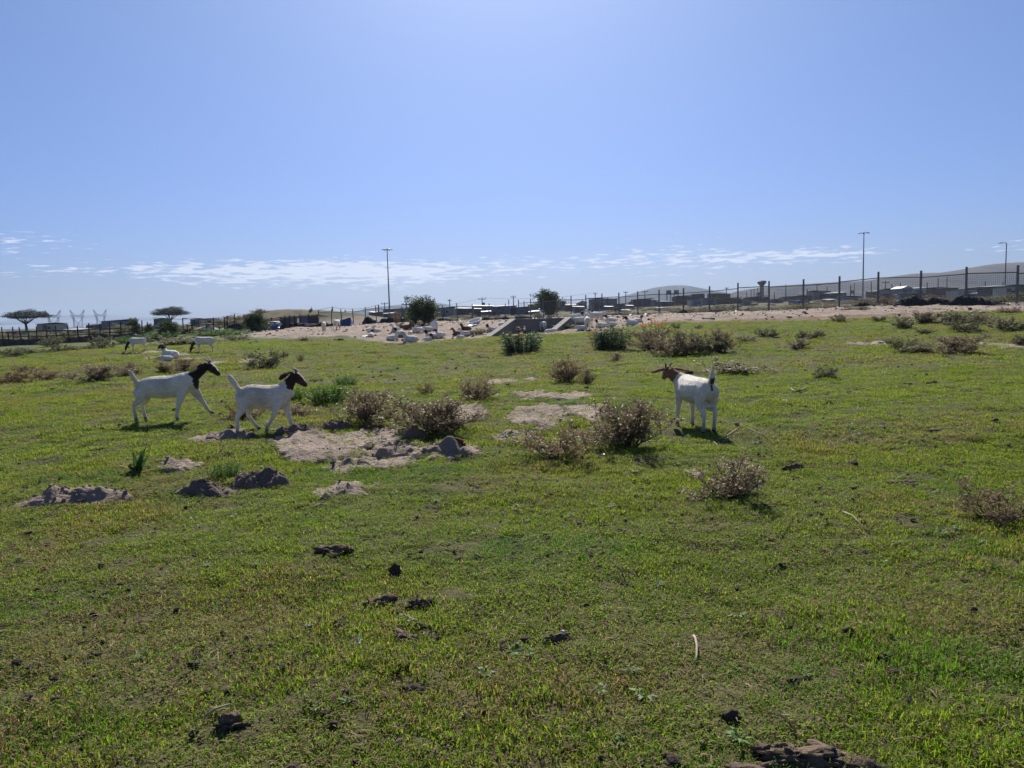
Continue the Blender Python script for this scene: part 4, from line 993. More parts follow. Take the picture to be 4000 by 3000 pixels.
# --- walking goat with dark head and neck
k1 = .000711
def u1(u, v): return ((u - 900) * k1, (1302 - .026 * (900 - u) * 0 - v) * k1)
def walking_goat():
    g = Goat(); T = []
    for (u, c, h, l) in [(262, 500, 70, 60), (300, 510, 130, 100), (400, 525, 195, 150), (600, 522, 230, 205), (800, 530, 246, 225), (1000, 522, 238, 215), (1150, 490, 235, 185), (1300, 455, 228, 155), (1400, 450, 208, 130), (1478, 500, 130, 100), (1500, 560, 60, 60)]:
        x, z = u1(u, c); T.append(((x, 0, z), l * k1, h * k1))
    g.tube('torso', T)
    N = []
    for (u, v, a, b) in [(1370, 370, 100, 165), (1470, 320, 82, 122), (1580, 245, 68, 96), (1680, 165, 62, 82), (1760, 110, 62, 74)]:
        x, z = u1(u, v); N.append(((x, 0, z), a * k1, b * k1))
    g.tube('neck', N)
    x, z = u1(1790, 85); w = head_on(g, (x, 0, z), R(-4), R(33), ('back', .85), 1.0)
    g.tube('tail', [((*(lambda q: (q[0], 0, q[1]))(u1(u, v)),), a * k1, b * k1) for (u, v, a, b) in [(300, 420, 45, 45), (245, 360, 38, 42), (205, 290, 36, 48), (180, 225, 32, 46), (182, 175, 14, 20)]])
    def L(pts, y): leg(g, [(*u1(u, v), a * k1, b * k1) for (u, v, a, b) in pts], y)
    L([(350, 560, 75, 145), (385, 690, 72, 120), (345, 800, 52, 85), (232, 893, 36, 52), (232, 1010, 32, 40), (252, 1140, 31, 38), (262, 1225, 36, 44), (272, 1290, 40, 52)], -.085)
    L([(370, 560, 75, 140), (420, 690, 70, 115), (390, 810, 50, 78), (300, 900, 36, 50), (318, 1030, 32, 38), (342, 1160, 31, 37), (358, 1230, 35, 42), (378, 1288, 40, 50)], .085)
    L([(1260, 540, 70, 130), (1215, 700, 62, 95), (1175, 850, 46, 64), (1140, 955, 44, 54), (1112, 1075, 33, 38), (1100, 1170, 35, 42), (1108, 1225, 37, 44), (1114, 1275, 40, 48)], -.080)
    L([(1400, 560, 70, 125), (1480, 720, 60, 85), (1570, 865, 44, 58), (1632, 975, 42, 50), (1690, 1065, 32, 37), (1728, 1110, 34, 40), (1765, 1128, 36, 40), (1785, 1136, 34, 36)], .080)
    g.tube('torso', [((*(lambda q: (q[0], 0, q[1]))(u1(u, v)),), a * k1, a * k1) for (u, v, a) in [(480, 690, 60), (430, 740, 55)]])
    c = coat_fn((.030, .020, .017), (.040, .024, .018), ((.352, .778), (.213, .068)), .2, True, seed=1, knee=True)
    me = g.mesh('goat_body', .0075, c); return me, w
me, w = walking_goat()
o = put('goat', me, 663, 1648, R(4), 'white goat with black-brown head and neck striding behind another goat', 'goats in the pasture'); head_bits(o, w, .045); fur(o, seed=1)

# --- second walking goat, brown face with white blaze
k2 = .000640; SH2 = .10; CX2 = .95
def u2(u, v): return ((u - 900) * k2 * CX2, (1500 - SH2 * (u - 355) - v) * k2)
def walking_goat_two():
    g = Goat(); T = []
    for (u, c, h, l) in [(400, 610, 90, 70), (450, 640, 165, 115), (530, 665, 215, 165), (640, 680, 248, 205), (800, 690, 264, 225), (1000, 700, 264, 220), (1150, 680, 260, 190), (1300, 645, 256, 165), (1420, 605, 232, 140), (1500, 612, 180, 105), (1545, 640, 80, 65)]:
        x, z = u2(u, c); T.append(((x, 0, z), l * k2, h * k2))
    g.tube('torso', T)
    N = []
    for (u, v, a, b) in [(1420, 500, 105, 170), (1490, 410, 86, 128), (1550, 320, 74, 108), (1600, 240, 68, 96), (1630, 190, 66, 86)]:
        x, z = u2(u, v); N.append(((x, 0, z), a * k2, b * k2))
    g.tube('neck', N)
    x, z = u2(1640, 178); w = head_on(g, (x, 0, z), R(-14), R(35), ('back', 1.15), 1.0)
    g.tube('tail', [((*(lambda q: (q[0], 0, q[1]))(u2(u, v)),), a * k2, b * k2) for (u, v, a, b) in [(450, 560, 48, 48), (385, 500, 42, 50), (330, 410, 40, 58), (275, 320, 38, 56), (235, 255, 20, 28)]])
    def L(pts, y): leg(g, [(*u2(u, v), a * k2, b * k2) for (u, v, a, b) in pts], y)
    L([(510, 700, 85, 165), (500, 860, 82, 130), (450, 1000, 56, 90), (365, 1125, 40, 54), (350, 1250, 34, 42), (345, 1380, 34, 42), (350, 1430, 38, 46), (362, 1488, 42, 54)], -.088)
    L([(560, 720, 85, 155), (610, 880, 78, 118), (620, 1010, 50, 76), (588, 1110, 38, 50), (660, 1215, 32, 38), (735, 1315, 33, 40), (775, 1360, 36, 42), (815, 1398, 40, 46)], .088)
    L([(1250, 720, 75, 140), (1190, 880, 64, 98), (1150, 1010, 46, 62), (1128, 1095, 44, 52), (1055, 1205, 33, 38), (995, 1290, 36, 42), (970, 1350, 38, 44), (965, 1400, 38, 46)], -.082)
    L([(1390, 720, 75, 140), (1420, 900, 62, 88), (1455, 1050, 45, 60), (1490, 1150, 42, 52), (1505, 1240, 33, 38), (1518, 1300, 36, 42), (1540, 1340, 38, 44), (1565, 1372, 40, 48)], .082)
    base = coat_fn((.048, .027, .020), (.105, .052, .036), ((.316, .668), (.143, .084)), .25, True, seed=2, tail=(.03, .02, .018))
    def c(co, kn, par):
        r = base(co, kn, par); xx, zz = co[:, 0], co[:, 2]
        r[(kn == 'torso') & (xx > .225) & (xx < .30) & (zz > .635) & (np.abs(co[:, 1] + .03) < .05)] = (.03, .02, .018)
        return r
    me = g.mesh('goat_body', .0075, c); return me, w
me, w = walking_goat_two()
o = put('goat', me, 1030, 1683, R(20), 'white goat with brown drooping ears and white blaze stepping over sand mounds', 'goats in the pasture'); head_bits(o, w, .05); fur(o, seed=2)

# --- generic poses
def std_torso(g, dz=0.0, sq=1.0, fat=1.0):
    g.tube('torso', [((x, 0, z * sq + dz), l * fat, h) for (x, z, h, l) in [(-.42, .555, .05, .05), (-.37, .545, .115, .095), (-.25, .53, .150, .135), (-.08, .51, .172, .165), (.08, .505, .176, .168), (.22, .52, .172, .148), (.32, .535, .165, .122), (.41, .545, .125, .092), (.45, .535, .06, .06)]])
def std_legs(g, hind=((0, 0), (0, 0)), front=((0, 0), (0, 0)), wy=.085):
    for sd_, (dx, lift) in zip((-1, 1), hind):
        leg(g, [(-.30, .52, .065, .12), (-.27 + dx * .3, .40, .060, .10), (-.29 + dx * .5, .32, .045, .065), (-.365 + dx * .8, .245, .030, .040), (-.352 + dx, .15, .024, .028), (-.345 + dx, .075, .024, .028), (-.338 + dx, .04, .028, .033), (-.33 + dx, .0 + lift, .030, .038)], sd_ * wy)
    for sd_, (dx, lift) in zip((-1, 1), front):
        leg(g, [(.31, .50, .060, .105), (.295, .39, .050, .075), (.285 + dx * .4, .30, .038, .050), (.285 + dx * .7, .225, .034, .040), (.285 + dx, .14, .024, .027), (.285 + dx, .075, .025, .028), (.290 + dx, .04, .028, .033), (.298 + dx, .0 + lift, .030, .038)], sd_ * wy)
def up_tail(g, x0=-.40, z0=.62): g.tube('tail', [((x0 + .03, 0, z0 - .03), .035, .03), ((x0 - .02, 0, z0 + .03), .030, .03), ((x0 - .045, 0, z0 + .10), .028, .034), ((x0 - .050, 0, z0 + .155), .022, .03), ((x0 - .045, 0, z0 + .19), .008, .01)])
def down_tail(g, x0=-.40, z0=.60): g.tube('tail', [((x0 + .03, 0, z0), .03, .03), ((x0 - .025, 0, z0), .028, .026), ((x0 - .05, 0, z0 - .05), .026, .022), ((x0 - .055, 0, z0 - .11), .01, .01)])

# --- goat seen from behind, looking away with ears held out
def rear_goat():
    g = Goat(); std_torso(g, fat=1.18); std_legs(g, ((.03, 0), (-.06, 0)), ((.0, 0), (.05, 0)), .098)
    for yy in (-.075, .075): g.tube('torso', [((-.36, yy, .50), .07, .10), ((-.28, yy, .50), .085, .14), ((-.18, yy, .47), .07, .12)])
    g.tube('tail', [((-.37, 0, .61), .042, .035), ((-.425, 0, .655), .042, .03), ((-.445, 0, .72), .038, .026), ((-.450, 0, .78), .026, .02), ((-.445, 0, .835), .008, .008)], Vector((0, 1, 0)))
    g.tube('neck', [((.35, .02, .585), .085, .135), ((.42, .07, .645), .070, .10), ((.475, .115, .695), .064, .085), ((.505, .14, .735), .060, .072)])
    w = head_on(g, (.52, .145, .752), R(-4), R(24), ('out', 1.12), 1.06)
    for yy in (-.03, .03): g.tube('torso', [((-.30, yy, .34), .04, .04), ((-.27, yy, .30), .035, .035)])
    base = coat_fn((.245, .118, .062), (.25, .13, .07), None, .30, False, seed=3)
    def c(co, kn, par):
        r = base(co, kn, par); m = (kn == 'tail') & (co[:, 0] < -.41) & (co[:, 2] < .70) & (np.abs(co[:, 1]) < .03); r[m] = (.09, .05, .03)
        m2 = (kn == 'torso') & (co[:, 0] < -.385) & (np.abs(co[:, 1]) < .018) & (co[:, 2] < .61) & (co[:, 2] > .53); r[m2] = (.16, .09, .06); return r
    return g.mesh('goat_body', .0075, c), w
me, w = rear_goat()
o = put('goat', me, 2718, 1676, R(103), 'white goat with tan head and outstretched ears standing with its tail raised', 'goats in the pasture', .96); head_bits(o, w, .055); fur(o, seed=3)

DK, BRN, BLK = (.045, .024, .016), (.11, .055, .034), (.022, .017, .015)
def pose_mesh(kind, coat, variant=0):
    g = Goat(); s_head.clear()
    if kind == 'graze':
        std_torso(g); std_legs(g, ((.05, 0), (-.05, 0)), ((.06, 0), (-.05, 0))); (up_tail if variant else down_tail)(g)
        g.tube('neck', [((.36, 0, .56), .08, .12), ((.47, .02, .46), .065, .085), ((.56, .04, .34), .056, .07), ((.61, .05, .25), .052, .06)]); head_on(g, (.62, .05, .235), R(8), R(62), ('droop', .9))
    elif kind == 'stand':
        std_torso(g); std_legs(g, ((.02, 0), (-.05, 0)), ((.03, 0), (-.02, 0))); (up_tail if variant else down_tail)(g)
        g.tube('neck', [((.36, 0, .59), .085, .13), ((.45, .02, .68), .068, .095), ((.52, .03, .76), .058, .08), ((.55, .035, .82), .055, .065)]); head_on(g, (.565, .035, .84), R(25 if variant else -15), R(28), ('droop', 1.))
    else:
        g.tube('torso', [((x * .86, 0, z), l, h) for (x, z, h, l) in [(-.43, .15, .06, .06), (-.37, .18, .135, .12), (-.24, .20, .175, .165), (-.06, .20, .19, .19), (.12, .205, .19, .185), (.26, .225, .18, .15), (.36, .25, .155, .11), (.43, .26, .08, .07)]])
        for sd_ in (-1, 1):
            leg(g, [(-.28, .20, .06, .13), (-.16, .16, .06, .11), (-.06, .09, .045, .06), (-.14, .045, .035, .035), (-.04, .03, .026, .026), (.04, .028, .028, .028)], sd_ * .165)
            leg(g, [(.30, .19, .05, .09), (.37, .11, .045, .055), (.46, .055, .036, .038), (.36, .03, .026, .026), (.27, .03, .028, .028)], sd_ * .105)
        down_tail(g, -.36, .22)
        yw = (0, .09, -.09, .06)[variant]
        if variant == 3:      # head resting forward and low
            g.tube('neck', [((.36, 0, .26), .085, .13), ((.48, yw * .5, .29), .065, .09), ((.57, yw, .30), .056, .07)]); head_on(g, (.59, yw, .30), R(20), R(34), ('droop', .9))
        else:
            g.tube('neck', [((.28, 0, .30), .090, .13), ((.35, yw * .4, .43), .072, .10), ((.40, yw * .8, .53), .062, .085), ((.42, yw, .59), .058, .07)]); head_on(g, (.43, yw, .61), R((5, 55, -70)[variant]), R(26), ('droop', 1.05), 1.15)
    return g.mesh('goat_body', .017, coat, 3)
MESH = {}
def gm(kind, coat, variant):
    key = (kind, coat, variant)
    if key not in MESH:
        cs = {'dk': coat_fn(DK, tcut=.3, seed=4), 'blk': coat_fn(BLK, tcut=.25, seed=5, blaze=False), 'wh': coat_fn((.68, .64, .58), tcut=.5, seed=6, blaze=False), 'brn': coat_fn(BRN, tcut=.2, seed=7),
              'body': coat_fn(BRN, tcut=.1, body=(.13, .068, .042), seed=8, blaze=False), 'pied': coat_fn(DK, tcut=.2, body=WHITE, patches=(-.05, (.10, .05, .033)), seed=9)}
        MESH[key] = pose_mesh(kind, cs[coat], variant)
    return MESH[key]
GR_L, GR_S, GR_P = 'goats resting in the sandy hollow', 'goats standing by the culvert', 'goats in the pasture'
FAR_GOATS = [  # pose, coat, variant, px, py, heading deg, scale, group, label
 ('graze', 'blk', 1, 542, 1371, 178, 1.0, GR_P, 'black-headed goat grazing with raised tail in front of the corral'),
 ('graze', 'dk', 0, 802, 1376, 172, 1.0, GR_P, 'brown-headed goat grazing beside the bare scrape with its tail down'),
 ('lie', 'dk', 0, 668, 1402, 160, .95, GR_P, 'white goat with dark head lying down behind tan scrub'),
 ('lie', 'wh', 3, 655, 1412, 175, .55, GR_P, 'small white kid lying in front of a resting dark-headed goat'),
 ('graze', 'wh', 0, 1266, 1294, 100, 1.0, GR_P, 'all white goat grazing rump first at the sand edge'),
 ('graze', 'dk', 1, 1316, 1290, 80, 1.05, GR_P, 'white goat grazing with brown head to one side and dark shadow beneath'),
 ('lie', 'wh', 0, 1446, 1296, 30, .85, GR_L, 'white goat curled at the left edge of the resting herd'),
 ('lie', 'wh', 1, 1474, 1297, 200, .75, GR_L, 'small white goat lying against another at the left edge of the herd'),
 ('lie', 'brn', 0, 1451, 1316, 85, .9, GR_L, 'white goat lying with brown head turned away to the fence'),
 ('lie', 'wh', 1, 1548, 1299, 150, .9, GR_L, 'white goat lying alone in front of the dry twigs'),
 ('lie', 'body', 0, 1588, 1291, 20, 1.0, GR_L, 'dark brown goat lying left of the bushy tree'),
 ('lie', 'blk', 2, 1634, 1299, 185, .95, GR_L, 'white goat with black head lying below the bushy tree'),
 ('lie', 'dk', 1, 1672, 1294, 170, 1.0, GR_L, 'white goat with dark head lying beside the white sack'),
 ('lie', 'blk', 1, 1566, 1313, 170, .95, GR_L, 'white goat with black face lying in the middle of the herd'),
 ('stand', 'wh', 0, 1603, 1318, 75, .62, GR_L, 'young white goat on its feet among the resting herd'),
 ('lie', 'wh', 2, 1532, 1329, 15, 1.0, GR_L, 'large white goat lying at the front left of the sandy hollow'),
 ('lie', 'wh', 0, 1607, 1341, 178, 1.0, GR_L, 'white goat lying along the grass lip facing left'),
 ('lie', 'pied', 1, 1686, 1321, 190, 1.05, GR_L, 'brown and white goat lying at the right of the sandy hollow'),
 ('lie', 'dk', 0, 1722, 1319, 160, .95, GR_L, 'white goat with raised brown head behind the brown and white one'),
 ('lie', 'brn', 3, 1670, 1335, 10, .6, GR_L, 'small brown-headed kid peeping over the grass lip'),
 ('lie', 'body', 2, 1822, 1293, 175, .95, GR_L, 'brown goat lying on open sand left of the culvert'),
 ('lie', 'body', 1, 1788, 1310, 150, .9, GR_L, 'brown goat lying beside a white one left of the culvert'),
 ('lie', 'wh', 0, 1818, 1313, 175, .9, GR_L, 'white goat lying with its head hidden behind a brown one'),
 ('lie', 'blk', 2, 1800, 1323, 185, .7, GR_L, 'small black-headed goat lying at the grass lip left of the culvert'),
 ('lie', 'blk', 1, 1922, 1293, 185, .85, GR_L, 'black-headed goat lying at the foot of the left wing wall'),
 ('lie', 'wh', 0, 1962, 1277, 30, .85, GR_L, 'white goat lying behind the left wing wall'),
 ('graze', 'brn', 0, 2122, 1300, 110, .95, GR_S, 'white goat nosing the ground in the mouth of the culvert'),
 ('lie', 'wh', 3, 2146, 1300, 10, .8, GR_S, 'white goat lying low at the foot of the right wing wall'),
 ('stand', 'wh', 1, 2264, 1278, 5, .95, GR_S, 'white goat standing in profile with its tail toward the culvert'),
 ('stand', 'wh', 0, 2295, 1290, 85, 1.05, GR_S, 'big white goat standing with its rump turned this way'),
 ('stand', 'wh', 1, 2330, 1268, 182, 1.1, GR_S, 'long white goat standing in profile facing the culvert'),
 ('stand', 'dk', 0, 2246, 1262, 10, .9, GR_S, 'dark-headed goat standing just behind the right wing wall'),
 ('stand', 'blk', 1, 2296, 1256, 40, .85, GR_S, 'black-headed goat half hidden behind the white standing goats'),
 ('stand', 'blk', 0, 2322, 1250, 150, .9, GR_S, 'black-headed goat standing at the back of the group'),
 ('lie', 'dk', 0, 2388, 1262, 170, .95, GR_S, 'dark-headed goat lying right of the standing group'),
 ('lie', 'wh', 1, 2390, 1275, 175, .9, GR_S, 'white goat lying behind the taller flowering green bush'),
 ('lie', 'dk', 2, 2350, 1281, 160, .9, GR_S, 'white goat with dark head lying at the feet of the standing group'),
 ('lie', 'wh', 3, 2276, 1292, 185, .8, GR_S, 'white kid lying between the standing goats and the wing wall'),
 ('lie', 'dk', 0, 2470, 1271, 178, 1.05, GR_S, 'goat with long dark neck lying apart on the right of the group'),
 ('lie', 'brn', 1, 2490, 1261, 15, .9, GR_S, 'brown-headed goat lying behind the long-necked one'),
 ('stand', 'blk', 0, 2352, 1238, 190, .8, GR_S, 'small black and white goat standing against the fence foot'),
]
for (pose, coat, var, px, py, hd, sc_, grp, lab) in FAR_GOATS:
    put('goat', gm(pose, coat, var), px, py, R(hd), lab, grp, sc_ * (.82 if pose == 'lie' and px > 1400 else .95), sink=.01)
# ------------------------------------------------------------------ shrubs and trees
M_TWIG = mat('shrub_twig', (.105, .078, .055), (.06, .045, .032), 12., .9, .15)
M_BARK = mat('tree_bark', (.085, .068, .052), (.05, .04, .03), 8., .9, .15, 0, .5)
L_DRY = leaf_mat('leaf_dry', (.17, .112, .062), (.38, .29, .165), .30)
L_PALE = leaf_mat('leaf_pale_olive', (.115, .108, .050), (.38, .345, .20), .32)
L_TAN = leaf_mat('leaf_tan', (.125, .092, .050), (.40, .325, .19), .30)
L_OLIVE = leaf_mat('leaf_olive', (.060, .070, .030), (.25, .24, .125), .33)
L_RUSSET = leaf_mat('leaf_russet', (.13, .075, .040), (.24, .16, .085), .35)
L_GREEN = leaf_mat('leaf_fresh_green', (.055, .125, .018), (.15, .26, .040), .45)
L_LEON = leaf_mat('leaf_dark_green', (.030, .062, .022), (.075, .125, .045), .40)
L_TREE = leaf_mat('leaf_tree', (.030, .050, .018), (.085, .115, .040), .35)
L_PINE = leaf_mat('needle_pine', (.018, .030, .014), (.040, .058, .026), .25)
L_BROAD = leaf_mat('leaf_broad', (.030, .075, .020), (.055, .115, .030), .35, rough=.4)
L_YELL = leaf_mat('leaf_yellowed', (.34, .25, .04), (.40, .30, .06), .4)
L_FLOW = leaf_mat('flower_orange', (.50, .13, .035), (.60, .20, .06), .4)
class Veg:
    def __init__(s, seed): s.g = np.random.default_rng(seed); s.st = MB(); s.V = []; s.T = []; s.tone = []
    def twig(s, p, d, L, r, seg=4, bend=.35, up=.0):
        pts = [np.array(p, float)]; d = np.array(d, float); d /= np.linalg.norm(d)
        for k in range(seg):
            d = d + s.g.normal(0, bend / seg ** .5, 3) * np.array([1, 1, .7]) + np.array([0, 0, up / seg]); d /= np.linalg.norm(d); pts.append(pts[-1] + d * L / seg)
        s.st.path([Vector(q) for q in pts], [r * (1 - .75 * k / seg) for k in range(seg + 1)], 4); return pts, d
    def leaf(s, p, d, L, w, tone=None):
        d = np.array(d, float); d /= np.linalg.norm(d); a = s.g.normal(size=3); a -= d * (a @ d); a /= np.linalg.norm(a)
        i = len(s.V); s.V += [p, p + d * L * .5 + a * w / 2, p + d * L, p + d * L * .5 - a * w / 2]; s.T += [(i, i + 1, i + 2), (i, i + 2, i + 3)]
        s.tone += [s.g.uniform() if tone is None else tone] * 4
    def leaf_mesh(s, m, name='foliage'):
        me = np_mesh(name, np.array(s.V), None, np.array(s.T), m, smooth=False); fattr(me, 'tone', s.tone); return me
    def stem_mesh(s, m=None, name='stem'): return s.st.mesh(name, m or M_TWIG)
def rand_dir(g, up=.0):
    d = g.normal(size=3); d[2] = abs(d[2]) * .6 + up; return d / np.linalg.norm(d)
def shrub(seed, leafm, n_main=12, tilt=70, sub=7, twigs=4, leaves=7, ll=.05, lw=.02, r=.009, L=.72, spread=.10):
    """woody shrub about 1 m across and 1 m tall at scale 1: stems fan from the base, side shoots carry clusters of leaves"""
    v = Veg(seed); g = v.g
    for i in range(n_main):
        az = 2 * math.pi * (i + g.uniform(-.4, .4)) / n_main; q = g.uniform(0, 1); tl = R(6 + tilt * q); d = (math.sin(tl) * math.cos(az), math.sin(tl) * math.sin(az), math.cos(tl))
        pts, dd = v.twig((spread * q * math.cos(az), spread * q * math.sin(az), -.02), d, L * (1.05 - .35 * q) * g.uniform(.7, 1.15), r, 5, .35, .25)
        for j in range(sub):
            f = g.uniform(.08, 1.0); k = min(int(f * 5), 4); p = pts[k] + (pts[k + 1] - pts[k]) * (f * 5 - k)
            sp, sd_ = v.twig(p, np.array(dd) * .5 + rand_dir(g, .15), L * g.uniform(.18, .42), r * .42, 3, .4, .2)
            for q2 in range(twigs):
                f2 = g.uniform(.1, 1); kk = min(int(f2 * 3), 2); p2 = sp[kk] + (sp[kk + 1] - sp[kk]) * (f2 * 3 - kk)
                tp, td = v.twig(p2, np.array(sd_) * .6 + rand_dir(g, .1), L * g.uniform(.08, .2), r * .2, 2, .4)
                for z in range(leaves):
                    f3 = g.uniform(.05, 1.05) * 2; k3 = min(int(f3), 1); p3 = tp[k3] + (tp[k3 + 1] - tp[k3]) * (f3 - k3)
                    v.leaf(p3, np.array(td) * .6 + rand_dir(g, .05), ll * g.uniform(.6, 1.3), lw * g.uniform(.7, 1.2))
    return (v.stem_mesh(), v.leaf_mesh(leafm))
def herb(seed, leafm, n=70, ll=.07, lw=.016, tilt=38, H_=1.0, rad=.30):
    """dense upright herb: many straight shoots with whorls of narrow leaves"""
    v = Veg(seed); g = v.g
    for i in range(n):
        az = g.uniform(0, 6.283); rr = rad * math.sqrt(g.uniform()); tl = R(tilt) * rr / rad * g.uniform(.4, 1.2)
        p0 = (rr * math.cos(az), rr * math.sin(az), 0); d = (math.sin(tl) * math.cos(az), math.sin(tl) * math.sin(az), math.cos(tl)); L = H_ * g.uniform(.55, 1.0) * (1 - .25 * rr / rad)
        pts, dd = v.twig(p0, d, L, .007, 4, .18, .15)
        for k in range(26):
            f = g.uniform(.15, 1) * 4; kk = min(int(f), 3); p = pts[kk] + (pts[kk + 1] - pts[kk]) * (f - kk)
            o = g.normal(size=3); o[2] = abs(o[2]) * .4 + .5; v.leaf(p, o, ll * g.uniform(.6, 1.2), lw)
    return (v.stem_mesh(), v.leaf_mesh(leafm))
def leonotis(seed, n=60, bare=False):
    v = Veg(seed); g = v.g; fl = Veg(seed + 1)
    for i in range(n):
        az = g.uniform(0, 6.283); rr = .36 * math.sqrt(g.uniform()); p0 = (rr * math.cos(az), rr * math.sin(az), 0); L = g.uniform(.65, 1.0) * (1 - .3 * rr / .36)
        pts, dd = v.twig(p0, (.35 * math.cos(az) * rr / .36, .35 * math.sin(az) * rr / .36, 1), L, .007, 4, .10, .2)
        for k in range(10 if bare else 30):
            f = g.uniform(.05, .75 if bare else 1) * 4; kk = min(int(f), 3); p = pts[kk] + (pts[kk + 1] - pts[kk]) * (f - kk); o = g.normal(size=3); o[2] = -.1 + abs(o[2]) * .5; v.leaf(p, o, g.uniform(.06, .11), .022)
        if bare or g.uniform() < .12:
            for h_ in (.72, .86, .98) if bare else (.97,):
                f = h_ * 4; kk = min(int(f), 3); p = pts[kk] + (pts[kk + 1] - pts[kk]) * (f - kk)
                for q in range(12): o = g.normal(size=3); o[2] *= .5; fl.leaf(p, o, .05, .018)
    return (v.stem_mesh(), v.leaf_mesh(L_LEON), fl.leaf_mesh(L_FLOW, 'flower'))
def crown(seed, leafm, clumps=70, per=70, ll=.05, lw=.024, shape=(.5, .5, .5), cz=.55, trunk_h=.25, limbs=7, clump_r=.13, flat=0.0, hollow=.35):
    """tree about 1 m wide and 1 m tall at scale 1: trunk, limbs, leaf clumps with gaps between them"""
    v = Veg(seed); g = v.g
    C = []
    while len(C) < clumps:
        q = g.uniform(-1, 1, 3); n = np.linalg.norm(q)
        if n > 1 or n < hollow: continue
        q *= .92 + .22 * math.sin(3 * q[0] + seed) + .2 * math.sin(5 * q[1] + 2 * q[2] + seed) + .12 * math.sin(7 * q[2] + 4 * q[0])
        if flat and q[2] < -flat: q[2] = -flat + g.uniform(0, .1)
        C.append(np.array([q[0] * shape[0], q[1] * shape[1], q[2] * shape[2] + cz]))
    b = []
    v.st.path([Vector((0, 0, -.03)), Vector((.01, .005, trunk_h * .5)), Vector((0, .01, trunk_h))], [.035, .028, .024], 7)
    for i in range(limbs):
        az = 2 * math.pi * (i + g.uniform(-.3, .3)) / limbs; e = np.array([math.cos(az) * shape[0] * g.uniform(.4, .8), math.sin(az) * shape[1] * g.uniform(.4, .8), cz + shape[2] * g.uniform(-.1, .4)])
        m = np.array([e[0] * .45, e[1] * .45, trunk_h + (e[2] - trunk_h) * .55]) + g.normal(0, .02, 3); v.st.path([Vector((0, .01, trunk_h - .01)), Vector(m), Vector(e)], [.017, .011, .005], 5); b.append(m)
        for c in sorted(C, key=lambda c: np.linalg.norm(c - e))[:3]: v.st.path([Vector(m * .4 + e * .6), Vector((m * .2 + e * .3 + c * .5)), Vector(c)], [.006, .004, .002], 4)
    for c in C:
        rr = clump_r * g.uniform(.6, 1.3); tn = g.uniform(0, 1)
        for k in range(per):
            q = g.normal(0, .5, 3) * rr; q[2] *= .75; v.leaf(c + q, q + g.normal(0, .4, 3) * rr + np.array([0, 0, .02]), ll * g.uniform(.6, 1.3), lw, float(np.clip(tn + g.normal(0, .25), 0, 1)))
    return (v.stem_mesh(M_BARK, 'trunk'), v.leaf_mesh(leafm, 'crown'))
TYPES = {
 'dry': [shrub(11, L_DRY, 17, 70, 8, 5, 8, .044, .018), shrub(12, L_DRY, 16, 74, 8, 5, 8, .044, .018), shrub(13, L_DRY, 18, 66, 8, 5, 9, .044, .018)],
 'sparse': [shrub(21, L_DRY, 14, 72, 6, 5, 7, .046, .018, .010), shrub(22, L_TAN, 16, 70, 8, 5, 8, .046, .018, .012, spread=.05)],
 'pale': [shrub(31, L_TAN, 20, 74, 9, 5, 8, .044, .018, spread=.14), shrub(32, L_TAN, 20, 72, 9, 5, 8, .044, .018, spread=.14)],
 'olive': [shrub(41, L_OLIVE, 18, 78, 7, 5, 7, .060, .028, spread=.2), shrub(42, L_OLIVE, 17, 74, 7, 5, 7, .060, .028, spread=.2), shrub(43, L_PALE, 18, 78, 7, 5, 7, .060, .028, spread=.2)],
 'russet': [shrub(51, L_RUSSET, 16, 74, 7, 5, 6, .055, .024, spread=.2), shrub(52, L_RUSSET, 15, 76, 7, 4, 7, .055, .024, spread=.2)],
 'herb': [herb(61, L_GREEN, 130, .085, .024, 45, 1.0, .36), herb(62, L_GREEN, 120, .09, .024, 52, .95, .38)],
 'weed': [herb(65, L_GREEN, 16, .11, .022, 55, .9, .2)],
 'leon': [leonotis(71, 95), leonotis(73, 105)], 'stalks': [leonotis(75, 16, True)],
 'reed': [herb(81, L_OLIVE, 90, .10, .016, 45, 1.0, .36)],
 'tree': [crown(91, L_TREE, 120, 85, .052, .030, (.50, .50, .50), .48, .12, 8, .13), crown(92, L_TREE, 110, 85, .052, .028, (.50, .50, .48), .50, .14, 8, .13)],
 'light': [crown(93, L_OLIVE, 60, 50, .055, .022, (.46, .46, .44), .55, .18, 7, .12)],
 'pine': [crown(95, L_PINE, 200, 80, .040, .013, (.5, .46, .22), .80, .40, 10, .075, .25, .05), crown(96, L_PINE, 190, 80, .040, .013, (.5, .46, .25), .77, .36, 9, .08, .28, .05)],
}
def plant(kind, var, px, py, wpx, hpx, label, cat='shrub', group=None, Y=None, name=None, rz=None, depth=None):
    p = P(px, py) if Y is None else ground_at(px, Y)
    k = m_per_px(p.y); w = wpx * k; h = hpx * k
    meshes = TYPES[kind][var % len(TYPES[kind])]
    root = empty(name or ('tree' if cat == 'tree' else 'shrub' if cat == 'shrub' else cat), (p.x, p.y, hz(p.x, p.y) - .01), rnd.uniform(0, 6.28) if rz is None else rz, label, cat, group)
    j_ = rnd.uniform(.86, 1.16); root.scale = (w * j_, w * (2 - j_) if depth is None else depth, h * rnd.uniform(.94, 1.08))
    for me in meshes:
        c = link(bpy.data.objects.new(me.name.split('.')[0], me), root)
        if c.name.startswith('flower'): c['kind'] = 'stuff'
    return root
G1 = 'dry shrubs on the pasture'; G2 = 'scrub along the sandy strip'; G3 = 'scrub on the left of the pasture'
